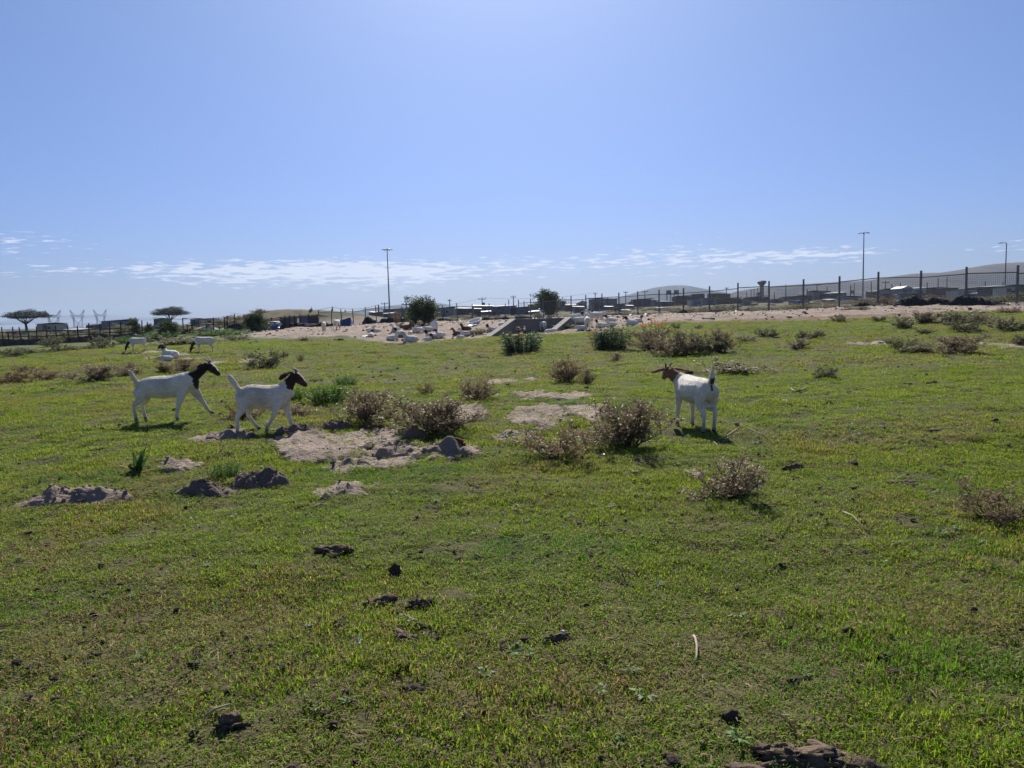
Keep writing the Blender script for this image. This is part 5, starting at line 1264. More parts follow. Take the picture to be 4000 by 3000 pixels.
SHR = [
 ('dry', 0, 1430, 1664, 225, 150, 'twiggy brown dry shrub just behind the lumpy grey mounds', G1), ('pale', 0, 1700, 1703, 270, 172, 'bushy pale-leaved shrub between the two large sand patches', G1),
 ('dry', 1, 1860, 1560, 122, 86, 'small brown shrub beside a crumpled white paper', G1), ('sparse', 0, 1666, 1539, 60, 62, 'tiny dry shrub alone on grass behind the pale-leaved one', G1),
 ('pale', 0, 2452, 1748, 272, 205, 'largest tan leafy shrub, right in front of the standing tan-headed goat', G1), ('sparse', 0, 2180, 1800, 235, 150, 'sparse twiggy shrub left of the largest tan one', G1),
 ('sparse', 1, 2850, 1944, 285, 165, 'open pale-leaved shrub leaning to one side over its own shadow', G1), ('dry', 2, 2215, 1493, 125, 100, 'dense upright tan shrub beyond the sand patches', G1),
 ('olive', 2, 2865, 1456, 160, 60, 'low spreading grey-green shrub behind the tan-headed goat', G1), ('sparse', 0, 3915, 2040, 250, 195, 'thin dry brown shrub leaning over the grass on the far right', G1),
 ('dry', 1, 1160, 1625, 110, 62, 'low brittle shrub by the front hooves of the blaze-faced goat', G1), ('dry', 0, 945, 1640, 120, 90, 'thin brown twigs behind the hind legs of the blaze-faced goat', G1),
 ('olive', 1, 1042, 1437, 100, 72, 'dense grey-brown shrub behind the striding goats', G3), ('pale', 0, 380, 1490, 150, 66, 'broad olive scrub clump left of the striding goats', G3), ('pale', 1, 503, 1464, 92, 52, 'rounded scrub clump above the black-headed striding goat', G3),
 ('dry', 2, 640, 1455, 80, 46, 'tan scrub in front of the lying goat and kid', G3), ('dry', 0, 720, 1448, 95, 50, 'tan scrub just right of the lying goat and kid', G3), ('russet', 0, 45, 1494, 110, 46, 'russet scrub at the far left of the pasture', G3),
 ('russet', 1, 172, 1478, 110, 36, 'low russet scrub beside the far left one', G3), ('russet', 0, 100, 1452, 90, 26, 'thin russet scrub in the left dip', G3),
 ('olive', 0, 25, 1388, 60, 24, 'grey-green scrub tuft under the corral fence, end of the row', G3), ('olive', 1, 62, 1390, 66, 32, 'largest grey-green scrub tuft below the corral fence', G3), ('olive', 2, 122, 1381, 60, 24, 'flat grey-green scrub tuft below the corral fence', G3),
 ('olive', 0, 196, 1378, 50, 20, 'small grey-green scrub tuft below the corral fence', G3), ('olive', 1, 234, 1374, 46, 34, 'upright grey-green scrub tuft below the corral fence', G3), ('olive', 2, 288, 1368, 56, 20, 'pale scrub tuft between the corral and the grey round shrub', G3),
 ('olive', 0, 334, 1364, 40, 20, 'small scrub tuft next to the grey round shrub', G3), ('olive', 1, 398, 1358, 66, 52, 'round grey shrub standing up beside the corral', G3), ('olive', 0, 205, 1352, 60, 46, 'dark scrub against the rusty corral sheets', G3),
 ('olive', 2, 690, 1345, 130, 30, 'long low scrub behind the grazing goats', G3), ('olive', 0, 780, 1340, 90, 28, 'grey low scrub above the brown-headed grazing goat', G3), ('olive', 1, 920, 1330, 80, 28, 'grey low scrub on the sand below the goat pen', G3),
 ('weed', 0, 975, 1345, 20, 20, 'small green tuft near the sand below the goat pen', G3), ('weed', 0, 1000, 1340, 22, 20, 'green tuft beside the low scrub below the goat pen', G3), ('olive', 2, 1185, 1330, 50, 18, 'flat green-grey mat left of the two rump-first goats', G3),
 ('pale', 0, 2545, 1366, 130, 78, 'pale tan shrub beside the orange-flowered stalks', G2), ('pale', 1, 2635, 1386, 150, 104, 'tallest pale tan shrub of the clump right of the flowering bushes', G2), ('olive', 0, 2742, 1378, 130, 92, 'dark-based shrub in the middle of the tan clump', G2),
 ('pale', 0, 2815, 1374, 95, 84, 'pale shrub at the right end of the tan clump', G2), ('olive', 1, 2640, 1286, 24, 24, 'tiny dark tuft behind the tan clump', G2), ('olive', 2, 2732, 1284, 28, 20, 'tiny grey tuft at the sand edge behind the tan clump', G2),
 ('olive', 0, 2998, 1313, 70, 44, 'single dark tan shrub on open grass below the tank stand end of the fence', G2), ('olive', 1, 2915, 1336, 56, 26, 'low sparse shrub right of the tan clump', G2), ('olive', 2, 3122, 1361, 78, 46, 'nearer of two pale shrubs one behind the other', G2), ('olive', 0, 3160, 1323, 76, 38, 'further of two pale shrubs one behind the other', G2),
 ('olive', 1, 3228, 1475, 70, 42, 'lone small dark shrub on wide grass', G2), ('olive', 2, 3524, 1280, 66, 50, 'upright tan shrub below the long scrub bank', G2), ('olive', 0, 3432, 1256, 36, 26, 'tiny dark shrub at the sand edge', G2), ('olive', 1, 3278, 1258, 44, 34, 'thin shrub at the red soil edge', G2),
 ('pale', 0, 3600, 1262, 110, 48, 'tan end of the long scrub bank by the sand', G2), ('olive', 2, 3670, 1263, 110, 52, 'middle of the long scrub bank by the sand', G2), ('olive', 0, 3740, 1258, 90, 48, 'right end of the long scrub bank by the sand', G2),
 ('pale', 1, 3825, 1262, 110, 40, 'low pale shrub right of the long scrub bank', G2), ('olive', 1, 3762, 1298, 86, 58, 'round dark-shadowed shrub in front of the scrub bank', G2), ('olive', 2, 3940, 1292, 110, 60, 'large round shrub with dark shadow near the grey rocks', G2),
 ('olive', 0, 3616, 1306, 46, 24, 'small shrub in front of the scrub bank', G2), ('olive', 1, 3524, 1375, 80, 60, 'rounded shrub beside the row of white stones', G2), ('olive', 2, 3602, 1377, 92, 48, 'low shrub touching the rounded one', G2),
 ('pale', 0, 3752, 1379, 165, 76, 'broad pale shrub beside the bare dirt patch', G2), ('olive', 0, 4000, 1352, 80, 50, 'shrub beyond the bare dirt patch', G2), ('weed', 0, 3650, 1212, 66, 18, 'flat bright green weed on the sand', G2), ('olive', 1, 3350, 1210, 80, 12, 'flat dark green mat on the sand below the fence', G2),
 ('dry', 1, 3942, 1222, 76, 26, 'dry tuft in front of the grey rocks', G2), ('dry', 0, 2405, 1408, 50, 34, 'dry curled tuft right of the dense upright tan shrub', G1), ('sparse', 1, 2290, 1508, 56, 74, 'thin bare twig plant beside the dense upright tan shrub', G1), ('sparse', 0, 1175, 1412, 24, 34, 'bare forked twig standing on grass', G3),
 ('russet', 0, 1872, 1397, 42, 18, 'dry brown tuft left of the first flowering bush', G1), ('olive', 0, 1862, 1308, 60, 24, 'grey-green tuft on the grass lip left of the culvert', G2), ('olive', 1, 2220, 1288, 80, 20, 'low grey weeds at the foot of the right wing wall', G2), ('dry', 2, 1565, 1282, 48, 22, 'dry twigs on sand behind the resting goats', G2),
]
for (k, v, px, py, w, h, lab, grp) in SHR: plant(k, v, px, py, w * (1.2 if grp != G1 else 1.32), h * (1.22 if grp != G1 else 1.16), lab, 'shrub', grp)
GG = 'green herbs on the pasture'
for (k, v, px, py, w, h, lab) in [('herb', 0, 1282, 1572, 140, 98, 'lush green herb clump ahead of the blaze-faced goat'), ('herb', 1, 1355, 1506, 80, 56, 'smaller lush green clump behind the larger one'), ('herb', 1, 1150, 1568, 76, 66, 'green herb clump right behind the blaze-faced goat'),
                                  ('herb', 1, 885, 1868, 110, 90, 'ragged green weed behind the dark clod mounds'), ('weed', 0, 1420, 1960 - 60, 50, 30, 'small green weed above the round sand patch'),
                                  ('herb', 0, 630, 1330, 150, 46, 'green rank growth behind the black-headed grazing goat'), ('herb', 1, 860, 1312, 170, 34, 'dark green rank growth along the goat pen'), ('herb', 0, 500, 1338, 90, 32, 'green rank growth left of the grazing goat')]:
    plant(k, v, px, py, w, h, lab, 'herb', GG, name='green_herb')
for (k, v, px, py, w, h, lab) in [('leon', 0, 2038, 1376, 165, 84, 'dark green upright flowering bush in front of the culvert mouth'), ('leon', 1, 2384, 1364, 150, 92, 'taller dark green flowering bush in front of the goat group'), ('stalks', 0, 2560, 1306, 140, 70, 'thin stalks with orange flower whorls behind the tan clump'), ('stalks', 0, 2325, 1352, 60, 60, 'few orange-tipped stalks left of the taller flowering bush')]:
    plant(k, v, px, py, w, h * 1.25, lab, 'flowering bush', 'orange-flowered bushes', name='flowering_bush')
for (k, v, px, Y, w, h, lab, dp) in [('tree', 0, 1656, 51, 122, 112, 'dense dark bushy tree standing in the sand behind the resting goats', None), ('tree', 1, 2144, 104, 108, 106, 'green bushy tree right behind the culvert and the fence', None),
                                 ('tree', 1, 662, 50, 86, 84, 'round green tree between the corral and the goat pen', None), ('tree', 0, 985, 57, 78, 74, 'small round tree in front of the goat shelter', None), ('light', 0, 1035, 58, 62, 46, 'leafy low growth leaning out of the small round tree', None),
                                 ('light', 0, 360, 64, 70, 50, 'green bush growing behind the corral poles', None), ('light', 0, 470, 66, 80, 60, 'larger green bush behind the corral poles', None), ('tree', 0, 518, 80, 50, 70, 'small dark tree against the pale blue hall', None), ('tree', 1, 580, 78, 36, 52, 'narrow dark tree left of the second flat pine', None), ('light', 0, 140, 62, 60, 40, 'pale green bush tangled in the corral fence', None)]:
    plant(k, v, px, 0, w, h, lab, 'tree', 'trees and large bushes', Y=Y)
plant('sparse', 0, 1550, 0, 40, 82, 'bare reddish sapling behind the low fence', 'tree', 'trees and large bushes', Y=84)
for (v, px, yt, w, lab) in [(0, 96, 1217, 176, 'broad flat umbrella pine beside the pylons'), (1, 664, 1205, 146, 'umbrella pine with rounded flat crown behind the corral')]:
    Y = 185; t = at(px, yt, Y); zg = float(Hs(t.x, Y)); h = t.z - zg; root = empty('umbrella_pine', (t.x, Y, zg), .4 + v, lab, 'tree', 'umbrella pines'); root.scale = (w * Y / FPX * .95, w * Y / FPX * .95, h * 1.0)
    for me in TYPES['pine'][v]: link(bpy.data.objects.new(me.name.split('.')[0], me), root)
FB_ = 'scrub behind the mesh fence'
for (k, v, px, Y, w, h, lab) in [('olive', 0, 2760, 85, 90, 34, 'green scrub behind the tall fence below the reddish shack'), ('olive', 1, 2840, 82, 84, 34, 'second green scrub behind the tall fence below the reddish shack'), ('olive', 2, 2700, 84, 60, 26, 'pale scrub behind the tall fence below the brick-red shack'), ('reed', 0, 3122, 60, 84, 38, 'dark rounded bush at the foot of the tall fence'), ('olive', 0, 2935, 75, 60, 22, 'low scrub behind the tall fence under the flared tower'),
                                 ('russet', 0, 3440, 62, 130, 56, 'dry tan bush heaped behind the black netting'), ('olive', 1, 3400, 66, 100, 44, 'olive bush behind the left end of the black netting'), ('russet', 1, 3650, 62, 120, 52, 'russet bush behind the black netting'), ('olive', 2, 3550, 62, 100, 34, 'grey-green scrub between the tan and russet bushes'), ('olive', 0, 3880, 58, 110, 40, 'dark scrub below the street lamp'), ('olive', 1, 3975, 56, 80, 50, 'green bush at the end of the tall fence'), ('russet', 0, 3790, 60, 90, 32, 'dull scrub behind the right part of the netting'),
                                 ('olive', 2, 3230, 90, 180, 22, 'green bank of growth below the grey block building'), ('olive', 0, 3060, 95, 160, 20, 'green bank of growth below the scrub hillside'), ('olive', 1, 2420, 95, 90, 14, 'faint scrub behind the standing goats'), ('olive', 2, 2560, 90, 80, 16, 'faint scrub below the rusty red shack'), ('olive', 1, 1730, 110, 90, 16, 'faint scrub behind the low fence')]:
    plant(k, v, px, 0, w, h, lab, 'shrub', FB_, Y=Y)
# broad-leaved plant
def broad_plant():
    p = P(540, 1848); k = m_per_px(p.y); root = empty('broad_leaf_plant', (p.x, p.y, hz(p.x, p.y) - .005), 0, 'dark plant with a few broad upright leaves and one yellowed leaf', 'plant')
    root.scale = (1.4, 1.4, 1.4)
    for (dx, tip, hgt, w, m) in [(-.01, -.05, .13, .035, L_BROAD), (.005, .035, .165, .045, L_BROAD), (.01, .10, .135, .036, L_BROAD), (0, .06, .19, .04, L_BROAD), (-.015, -.02, .16, .04, L_BROAD), (.0, -.14, .055, .045, L_YELL), (.02, .13, .03, .04, L_YELL), (.01, .03, .09, .05, L_BROAD), (-.02, -.06, .07, .045, L_BROAD)]:
        b = MB(); n = 6; yo = rnd.uniform(-.03, .03); L = []; Rr = []
        for i in range(n + 1):
            f = i / n; c = Vector((dx + (tip - dx) * f ** 1.4, yo * f * 2, hgt * (1.25 * f - .25 * f * f * f))); ww = w * math.sin(math.pi * min(1, f * .9 + .1)) / 2 * (1 - f ** 4); L.append(c + Vector((-ww, .008, 0))); Rr.append(c + Vector((ww, .008, .004)))
        for i in range(n): b.poly([L[i], (L[i] + Rr[i]) / 2 - Vector((0, .012, 0)), (L[i + 1] + Rr[i + 1]) / 2 - Vector((0, .012, 0)), L[i + 1]]); b.poly([(L[i] + Rr[i]) / 2 - Vector((0, .012, 0)), Rr[i], Rr[i + 1], (L[i + 1] + Rr[i + 1]) / 2 - Vector((0, .012, 0))])
        o = b.build('leaf', m, root, True); fattr(o.data, 'tone', np.full(len(o.data.vertices), rnd.random()))
broad_plant()

# scrub growth between the fences and the shacks, too mixed to count
lib4 = bpy.data.collections.new('scrub_library')
for tk in ('olive', 'russet'):
    for tm in TYPES[tk]: lib4.objects.link(bpy.data.objects.new('scrub', tm[1]))
def scrub_growth():
    rg = np.random.default_rng(77); n = 2600; Y = rg.uniform(52, 200, n); X = rg.uniform(-.75, .78, n) * Y; t = X / Y
    lim = np.interp(t, [-.75, -.45, -.25, .0, .2, .45, .78], [66, 78, 94, 99, 76, 59, 50]); cl = fbm(X / 9, Y / 9, 601, 3)
    k = (Y > lim + 1.0) & (cl > -.05) & (rg.uniform(size=n) < 60 / Y); X, Y = X[k], Y[k]; m = len(X); sz = rg.uniform(.5, 1.5, m) * (.6 + .6 * np.clip(cl[k] + .3, 0, 1))
    scatter('scrub_growth', np.stack([X, Y, Hs(X, Y) - .03], -1), np.stack([0 * X, 0 * X, rg.uniform(0, 6.28, m)], -1), np.stack([sz * 1.5, sz * 1.5, sz * .62], -1), rg.integers(0, 5, m), lib4, 'mixed dry and green scrub covering the ground behind the fences', 'scrub')
scrub_growth()
# ------------------------------------------------------------------ mounds of dug sand
def soil_mat(name, c1, c2, c3):
    t = NT(name); p = t.pos(); n = t.noise(9, 5, .65, p); f = t.noise(55, 4, .65, p)
    col = t.mix(t.rng(n, .35, .65), c1, c2); col = t.mix(t.rng(f, .55, .75, 0, .7), col, c3)
    return t.done(t.bsdf(col, .95, .12, 0, t.bump(t.math('ADD', n, f), .7, .03)))
M_SAND = soil_mat('dug_sand', (.285, .225, .18), (.215, .165, .135), (.12, .09, .075))
M_DAMP = soil_mat('damp_sand', (.175, .135, .108), (.13, .10, .082), (.075, .058, .05))
def clod_mesh(seed, name, m, flat=.45, rough=.45, sub=3):
    bm = bmesh.new(); bmesh.ops.create_icosphere(bm, subdivisions=sub, radius=.5); g = np.random.default_rng(seed)
    co = np.array([v.co for v in bm.verts]); c_ = fbm(co[:, 0] * 10 + seed, co[:, 1] * 10 + co[:, 2] * 8, 440 + seed, 3, .7); a = fbm(co[:, 0] * 4 + seed, co[:, 1] * 4 + co[:, 2] * 3, 400 + seed, 4, .65); b = fbm(co[:, 0] * 1.7 + seed, co[:, 1] * 1.7 - co[:, 2] * 1.4, 420 + seed, 2)
    for v, x, y, u in zip(bm.verts, a, b, c_): v.co *= 1 + rough * x + .5 * y + (rough * .55 * u if sub > 2 else 0); v.co.z = max(v.co.z, -.25) * flat
    me = bpy.data.meshes.new(name); bm.to_mesh(me); bm.free(); me.materials.append(m)
    for p in me.polygons: p.use_smooth = sub > 2
    return me
CLODS = {mt.name: [clod_mesh(90 + q, 'clod', mt, .8, .5, 2) for q in range(3)] for mt in (M_SAND, M_DAMP)}
def mound(x0, x1, ybase, h, label, m, seed, lump=.35, py_depth=None, group='mounds of dug sand', nclod=14):
    a = P(x0, ybase - 8); b = P(x1, ybase - 8); rx = (b.x - a.x) / 2; cx = (a.x + b.x) / 2; cy_ = a.y + (py_depth or rx * .55) * .6; ry = py_depth or rx * .55
    n, mm = 36, 72; rr = np.linspace(0, 1, n) ** .85; th = np.linspace(0, 2 * math.pi, mm, endpoint=False)
    RR, TT = np.meshgrid(rr, th, indexing='ij'); ed = 1 + .16 * np.sin(2 * TT + seed) + .10 * np.sin(3 * TT + seed * 2) + .05 * np.sin(7 * TT + seed)
    X = RR * np.cos(TT) * rx * ed; Y = RR * np.sin(TT) * ry * ed
    sx, sy = .22 * math.sin(seed * 3.1), .15 * math.cos(seed * 1.7)
    d = np.sqrt((np.cos(TT) * RR - sx * (1 - RR)) ** 2 + (np.sin(TT) * RR - sy * (1 - RR)) ** 2)
    prof = np.clip(1 - RR ** 1.5, 0, 1) ** 1.15 * (1 + .5 * fbm(X / (rx * .6) + seed, Y / (rx * .6), 300 + seed, 2))
    nz = fbm(X / .09 + seed * 5, Y / .09, 310 + seed, 4, .6); big = np.abs(fbm(X / .2 + seed, Y / .2, 320 + seed, 3))
    h = h * .80; Z = h * prof + lump * h * (nz * .55 - big * .5 + .1) * np.clip((1 - RR) * 3, 0, 1) * .8
    base = H(X + cx, Y + cy_); z0 = hz(cx, cy_); Z = Z + base - z0 + .006 - .03 * sst(.86, 1, RR)
    V = np.stack([X, Y, Z], -1).reshape(-1, 3); i, j = np.meshgrid(np.arange(n - 1), np.arange(mm), indexing='ij'); j2 = (j + 1) % mm
    Q = np.stack([i * mm + j, (i + 1) * mm + j, (i + 1) * mm + j2, i * mm + j2], -1).reshape(-1, 4)
    o = link(bpy.data.objects.new('sand_mound', np_mesh('sand_mound', V, Q, None, m))); o.location = (cx, cy_, z0)
    rg = np.random.default_rng(seed + 900)
    for q in range(nclod):
        i_ = rg.integers(2, n - 3); j_ = rg.integers(0, mm); c = V[i_ * mm + j_]; s_ = rx * rg.uniform(.03, .075) * (1.4 if rg.uniform() < .15 else 1)
        k_ = link(bpy.data.objects.new('clod', CLODS[m.name][q % 3]), o); k_.location = (c[0], c[1], c[2] + s_ * .15); k_.scale = (s_ * 1.2, s_, s_ * 1.1); k_.rotation_euler = tuple(rg.uniform(-.6, 3, 3))
    return tag(o, label, 'mound', group)
mound(35, 410, 1998, .13, 'grey-brown sand mound alone on the grass, with a peaked top', M_SAND, 1, .8, nclod=40)
mound(670, 925, 1945, .13, 'dark crumbly damp mound, lower of a joined pair', M_DAMP, 2, .9, nclod=34)
mound(880, 1115, 1920, .19, 'dark crumbly damp mound, steeper of a joined pair', M_DAMP, 3, .9, nclod=34)
mound(768, 965, 1728, .08, 'smooth sand mound under the hind hoof of the blaze-faced goat', M_SAND, 4, .4)
mound(1050, 1225, 1705, .15, 'lumpy dark mound below the front hooves of the blaze-faced goat', M_DAMP, 5, .8, nclod=34)
mound(1240, 1385, 1690, .17, 'lumpy damp mound in front of the twiggy brown shrub', M_DAMP, 6, .8, nclod=34)
mound(1560, 1660, 1725, .14, 'small dark mound beside the pale-leaved shrub', M_DAMP, 7, .7, nclod=34)
mound(1625, 1880, 1790, .13, 'sand mound with a broken brick in its side', M_SAND, 8, .7, nclod=26)
mound(1440, 1640, 1800, .07, 'low sandy heap left of the mound with the brick', M_SAND, 9, .6)
mound(1255, 1440, 1945, .07, 'round flat sandy heap alone in front of the large sand patch', M_SAND, 10, .7)
mound(1300, 1460, 1840, .06, 'shallow sandy heap at the front corner of the large sand patch', M_SAND, 11, .7)
mound(1930, 2080, 1722, .05, 'shallow sandy heap left of the sparse twiggy shrub', M_SAND, 12, .6)
# ------------------------------------------------------------------ dung, clods, rubble
M_DUNG = soil_mat('dry_dung', (.165, .122, .088), (.11, .082, .06), (.22, .17, .125))
M_BLACK = soil_mat('dark_clod', (.075, .057, .044), (.045, .035, .028), (.11, .085, .066))
M_STONE = soil_mat('pale_stone', (.42, .40, .37), (.33, .31, .29), (.24, .22, .20))
M_BRICK = soil_mat('old_brick', (.15, .065, .045), (.11, .05, .036), (.07, .036, .03))
M_PLAST = mat('plastic_white', (.60, .61, .63), (.48, .49, .52), 9., .4, .4)
M_PLASTB = mat('plastic_blue_black', (.05, .06, .085), (.025, .03, .04), 9., .6, .3)
M_PLASTBL = mat('plastic_pale_blue', (.34, .44, .55), (.60, .64, .68), 14., .35, .5)
M_STICK = mat('bleached_stick', (.40, .34, .26), (.27, .22, .165), 14., .85, .2)
M_STICKD = mat('dark_stick', (.07, .055, .042), (.045, .035, .028), 14., .9, .15)
DUNG = [clod_mesh(s, 'dung_pat', M_DUNG, f, .9, 4) for s, f in ((1, .38), (2, .5), (3, .3), (4, .42))]
BLK_ = [clod_mesh(s, 'soil_clod', M_BLACK, f, .7) for s, f in ((11, .6), (12, .5), (13, .75))]
STONE = [clod_mesh(s, 'stone', M_STONE, f, .35, 2) for s, f in ((21, .6), (22, .45), (23, .7))]
def lay(name, me, px, py, wpx, label, cat, group, aspect=1.0, hs=1.0, rz=None, lift=0.0, Y=None):
    p = P(px, py) if Y is None else ground_at(px, Y); w = wpx * .80 * m_per_px(p.y); o = link(bpy.data.objects.new(name, me)); o.location = (p.x, p.y, hz(p.x, p.y) + w * .015 + lift); o.scale = (w, w * aspect, w * hs); o.rotation_euler.z = rnd.uniform(-.5, .5) if rz is None else rz
    return tag(o, label, cat, group)
GD = 'dried dung lying on the grass'
for i, (px, py, w, lab, kind, hs) in enumerate([
 (1284, 2158, 165, 'crumbled dark dung pile with a small lump beside it', 'd', .8), (1356, 2150, 50, 'small lump beside the crumbled dark dung pile', 'b', 1), (1545, 2250, 78, 'tall black lump of soil standing on the grass', 'b', 1.5), (1580, 2268, 60, 'flat black crumbs right of the tall black lump', 'b', .7),
 (1470, 2360, 150, 'broad dark dung pat, left of a close trio', 'd', 1), (1642, 2366, 112, 'dark dung pat, right of a close trio', 'd', 1), (1558, 2392, 105, 'pale-topped dung pat between two darker ones', 'd', .9), (1335, 2448, 105, 'squat dark clod with a curled straw below the trio', 'b', .9),
 (1335, 2405, 80, 'loose dark crumbs above the squat clod', 'd', .7), (1402, 2412, 80, 'loose dark crumbs right of the squat clod', 'd', .6), (1577, 2495, 145, 'rough dung lump nearest the blue-white wrapper', 'd', 1.1), (1632, 2460, 75, 'small rough dung lump touching a larger one', 'd', 1.1), (1552, 2438, 70, 'small dung crumb above the rough lump', 'd', .8),
 (2165, 2492, 145, 'dung pat with a tuft of white wool on its edge', 'd', 1.0), (1344, 2256, 110, 'thin flat strip of dung on the grass', 'd', .5), (1832, 2560, 85, 'small loose dung crumbs on the lower grass', 'd', .7), (1762, 2556, 55, 'tiny dung crumbs left of the loose ones', 'd', .7), (1634, 2182, 45, 'single round brown lump', 'd', 1.2), (1626, 2690, 120, 'dark twiggy dung scrap low on the grass', 'b', .6),
 (2445, 2290, 75, 'dark clod with a short stick poking out', 'b', 1.0), (3313, 2478, 62, 'small dark clod on the right lower grass', 'b', 1.0), (3455, 2580, 70, 'upright dark clod behind a smooth dark stone', 'b', 1.2), (3503, 2640, 120, 'smooth dark stone sunk in the grass', 'b', .9), (2851, 2806, 100, 'wedge-shaped dark clod low on the grass', 'b', 1.1),
 (3000, 2935, 200, 'large dark dung lump at the left of the big dung heap', 'd', 1.3), (3110, 2975, 330, 'middle of the big dark dung heap', 'd', .8), (3260, 2965, 300, 'rough right half of the big dark dung heap', 'd', .8), (3400, 2995, 190, 'low lump at the right end of the big dung heap', 'b', .7), (2890, 790 + 2205, 170, 'crumbled edge of the big dung heap', 'd', .5),
 (2750, 2070, 130, 'dark dung crumbs below the leaning shrub, larger patch', 'd', .45), (2840, 2055, 150, 'dark dung crumbs below the leaning shrub, right patch', 'd', .4), (2600, 2095, 60, 'dark dung crumbs below the leaning shrub, left patch', 'd', .6), (2560, 2122, 40, 'last few dark crumbs of the trail below the leaning shrub', 'b', .6), (3234, 2056, 52, 'squat dark clod right of the leaning shrub', 'b', 1.1), (3100, 2065, 90, 'brown crumbs right of the leaning shrub', 'd', .5),
 (890, 2844, 195, 'large triangular brown dung pat beside a pale stalk', 'd', 1.1), (3086, 1826, 105, 'thick brown dung pat right of the tan-headed goat', 'd', 1.1), (3137, 1832, 35, 'small crumb beside the thick brown pat', 'b', .9), (3702, 1814, 40, 'small dark clod on the wide right grass', 'b', .8), (3762, 1812, 70, 'dark flat clod on the wide right grass', 'd', .8), (3504, 1896, 130, 'long thin strip of dung on the right grass', 'd', .35),
 (3885, 1660, 40, 'dark clod high on the right grass', 'b', 1.), (3098, 1875, 26, 'tiny black clod below the thick brown pat', 'b', 1.2), (3535, 1502, 60, 'flat dark scrap, left of a loose row', 'b', .35), (3640, 1500, 60, 'flat dark scrap, middle of a loose row', 'b', .45), (3695, 1516, 80, 'flat dark scrap, right of a loose row', 'b', .3), (3730, 1536, 60, 'brown flat scrap just in front of the loose row', 'd', .4),
 (2880, 2300 - 250, 40, 'single dung crumb in the shadow of the leaning shrub', 'b', .8), (1040, 2050, 24, 'black pellet lump below the joined mounds, left', 'b', 1.1), (1120, 2028, 26, 'black pellet lump below the joined mounds, right', 'b', 1.1), (1145, 2062, 30, 'larger black pellet lump below the joined mounds', 'b', 1.1), (445, 1972, 40, 'dark scrap right of the lone sand mound', 'b', .6), (1680, 1985, 110, 'patch of dark crumbs in front of the large sand patch', 'b', .35),
 (1740, 1985, 60, 'small dark crumbs in front of the mound with the brick', 'b', .4), (870, 1570, 40, 'dark scrap on grass between the two striding goats', 'b', .7), (1230, 1490, 50, 'dark twiggy scrap behind the lush green clump', 'b', .4), (3650, 1680, 120, 'brown bare scuffed soil on the right grass', 'd', .25), (2600, 2960, 60, 'small dark scrap at the left of the big dung heap', 'b', .7)]):
    lay('dung_pat' if kind == 'd' else 'soil_clod', (DUNG if kind == 'd' else BLK_)[i % (4 if kind == 'd' else 3)], px, py, w, lab, 'dung' if kind == 'd' else 'clod', GD, .62, hs)
GS = 'stones and slabs'
for i, (px, py, w, lab, hs, asp) in enumerate([(3424, 1450, 26, 'single white stone on the right grass', .8, .8), (3455, 1458, 36, 'flat grey stone right of the white one', .4, .6), (3229, 1260, 26, 'rounded pale stone at the grass edge', .7, .8), (3083, 1238, 36, 'flat white slab on the sand', .4, .5), (3375, 1343, 20, 'small pale stone, left of the stone row', .8, .9), (3395, 1344, 20, 'small white stone in the stone row', .8, .9), (3442, 1345, 30, 'largest white stone in the stone row', .7, .8), (3468, 1346, 24, 'pale stone at the right of the stone row', .7, .8),
    (3776, 1188, 40, 'white block at the foot of the black netting', .8, .8), (3838, 1222, 34, 'grey rock beside a larger one', .9, .8), (3965, 1218, 60, 'large grey rock at the end of the sandy strip', 1.0, .8), (3800, 1222, 40, 'flat rock left of the grey one', .4, .8), (2770, 1246, 70, 'thin pale slab lying on the sand', .15, .6), (2690, 1252, 44, 'dark-edged pale slab on the sand', .2, .6), (3510, 1232, 26, 'pale flat stone at the red soil edge', .4, .6), (2505, 1313, 26, 'white plank-like stone behind the tan clump', .3, .5), (2060, 1400, 14, 'small white pebble on the grass in front of the culvert', .8, .8)]):
    lay('stone', STONE[i % 3], px, py, w, lab, 'stone', GS, asp, hs)
p = P(1790, 1770); o = empty('broken_brick', (p.x, p.y + .02, hz(p.x, p.y) + .075), .3, 'broken brown brick sticking out of the sand mound', 'brick')
MB().box((0, 0, 0), (.10, .09, .075), Matrix.Rotation(.4, 3, 'Y')).box((.035, -.012, -.05), (.075, .08, .06), Matrix.Rotation(-.3, 3, 'X')).build('brick', M_BRICK, o)
def crumple(name, px, py, w, h, m, label, cat, seed, flat=.5):
    p = P(px, py); k = m_per_px(p.y); me = clod_mesh(seed, name, m, flat, 1.1, 2); o = link(bpy.data.objects.new(name, me)); o.location = (p.x, p.y, hz(p.x, p.y) + .012); o.scale = (w * k, w * k * .6, h * k * 2); o.rotation_euler.z = seed; return tag(o, label, cat, 'litter on the grass')
crumple('plastic_bag', 2352, 1782, 58, 26, M_PLAST, 'crumpled white and grey plastic bag in front of the largest tan shrub', 'plastic bag', 31)
crumple('plastic_bag', 2688, 1462, 36, 22, M_PLASTB, 'shiny blue-black plastic beyond the tan-headed goat', 'plastic bag', 32)
crumple('plastic_wrapper', 1402, 2520, 42, 36, M_PLASTBL, 'small blue-white plastic wrapper near the dung trio', 'wrapper', 33)
crumple('paper_scrap', 1943, 1544, 34, 14, M_PLAST, 'crumpled white paper right of the small brown shrub', 'paper', 34)
crumple('paper_scrap', 2055, 1544, 14, 8, M_PLASTBL, 'tiny pale scrap on the furthest sand strip', 'paper', 35)
crumple('plastic_scrap', 3327, 1828, 44, 26, M_BLACK, 'black scrap with a white rim on the right grass', 'scrap', 36)
crumple('paper_scrap', 3336, 1820, 14, 14, M_PLAST, 'white bit stuck to the black scrap on the right grass', 'paper', 37)
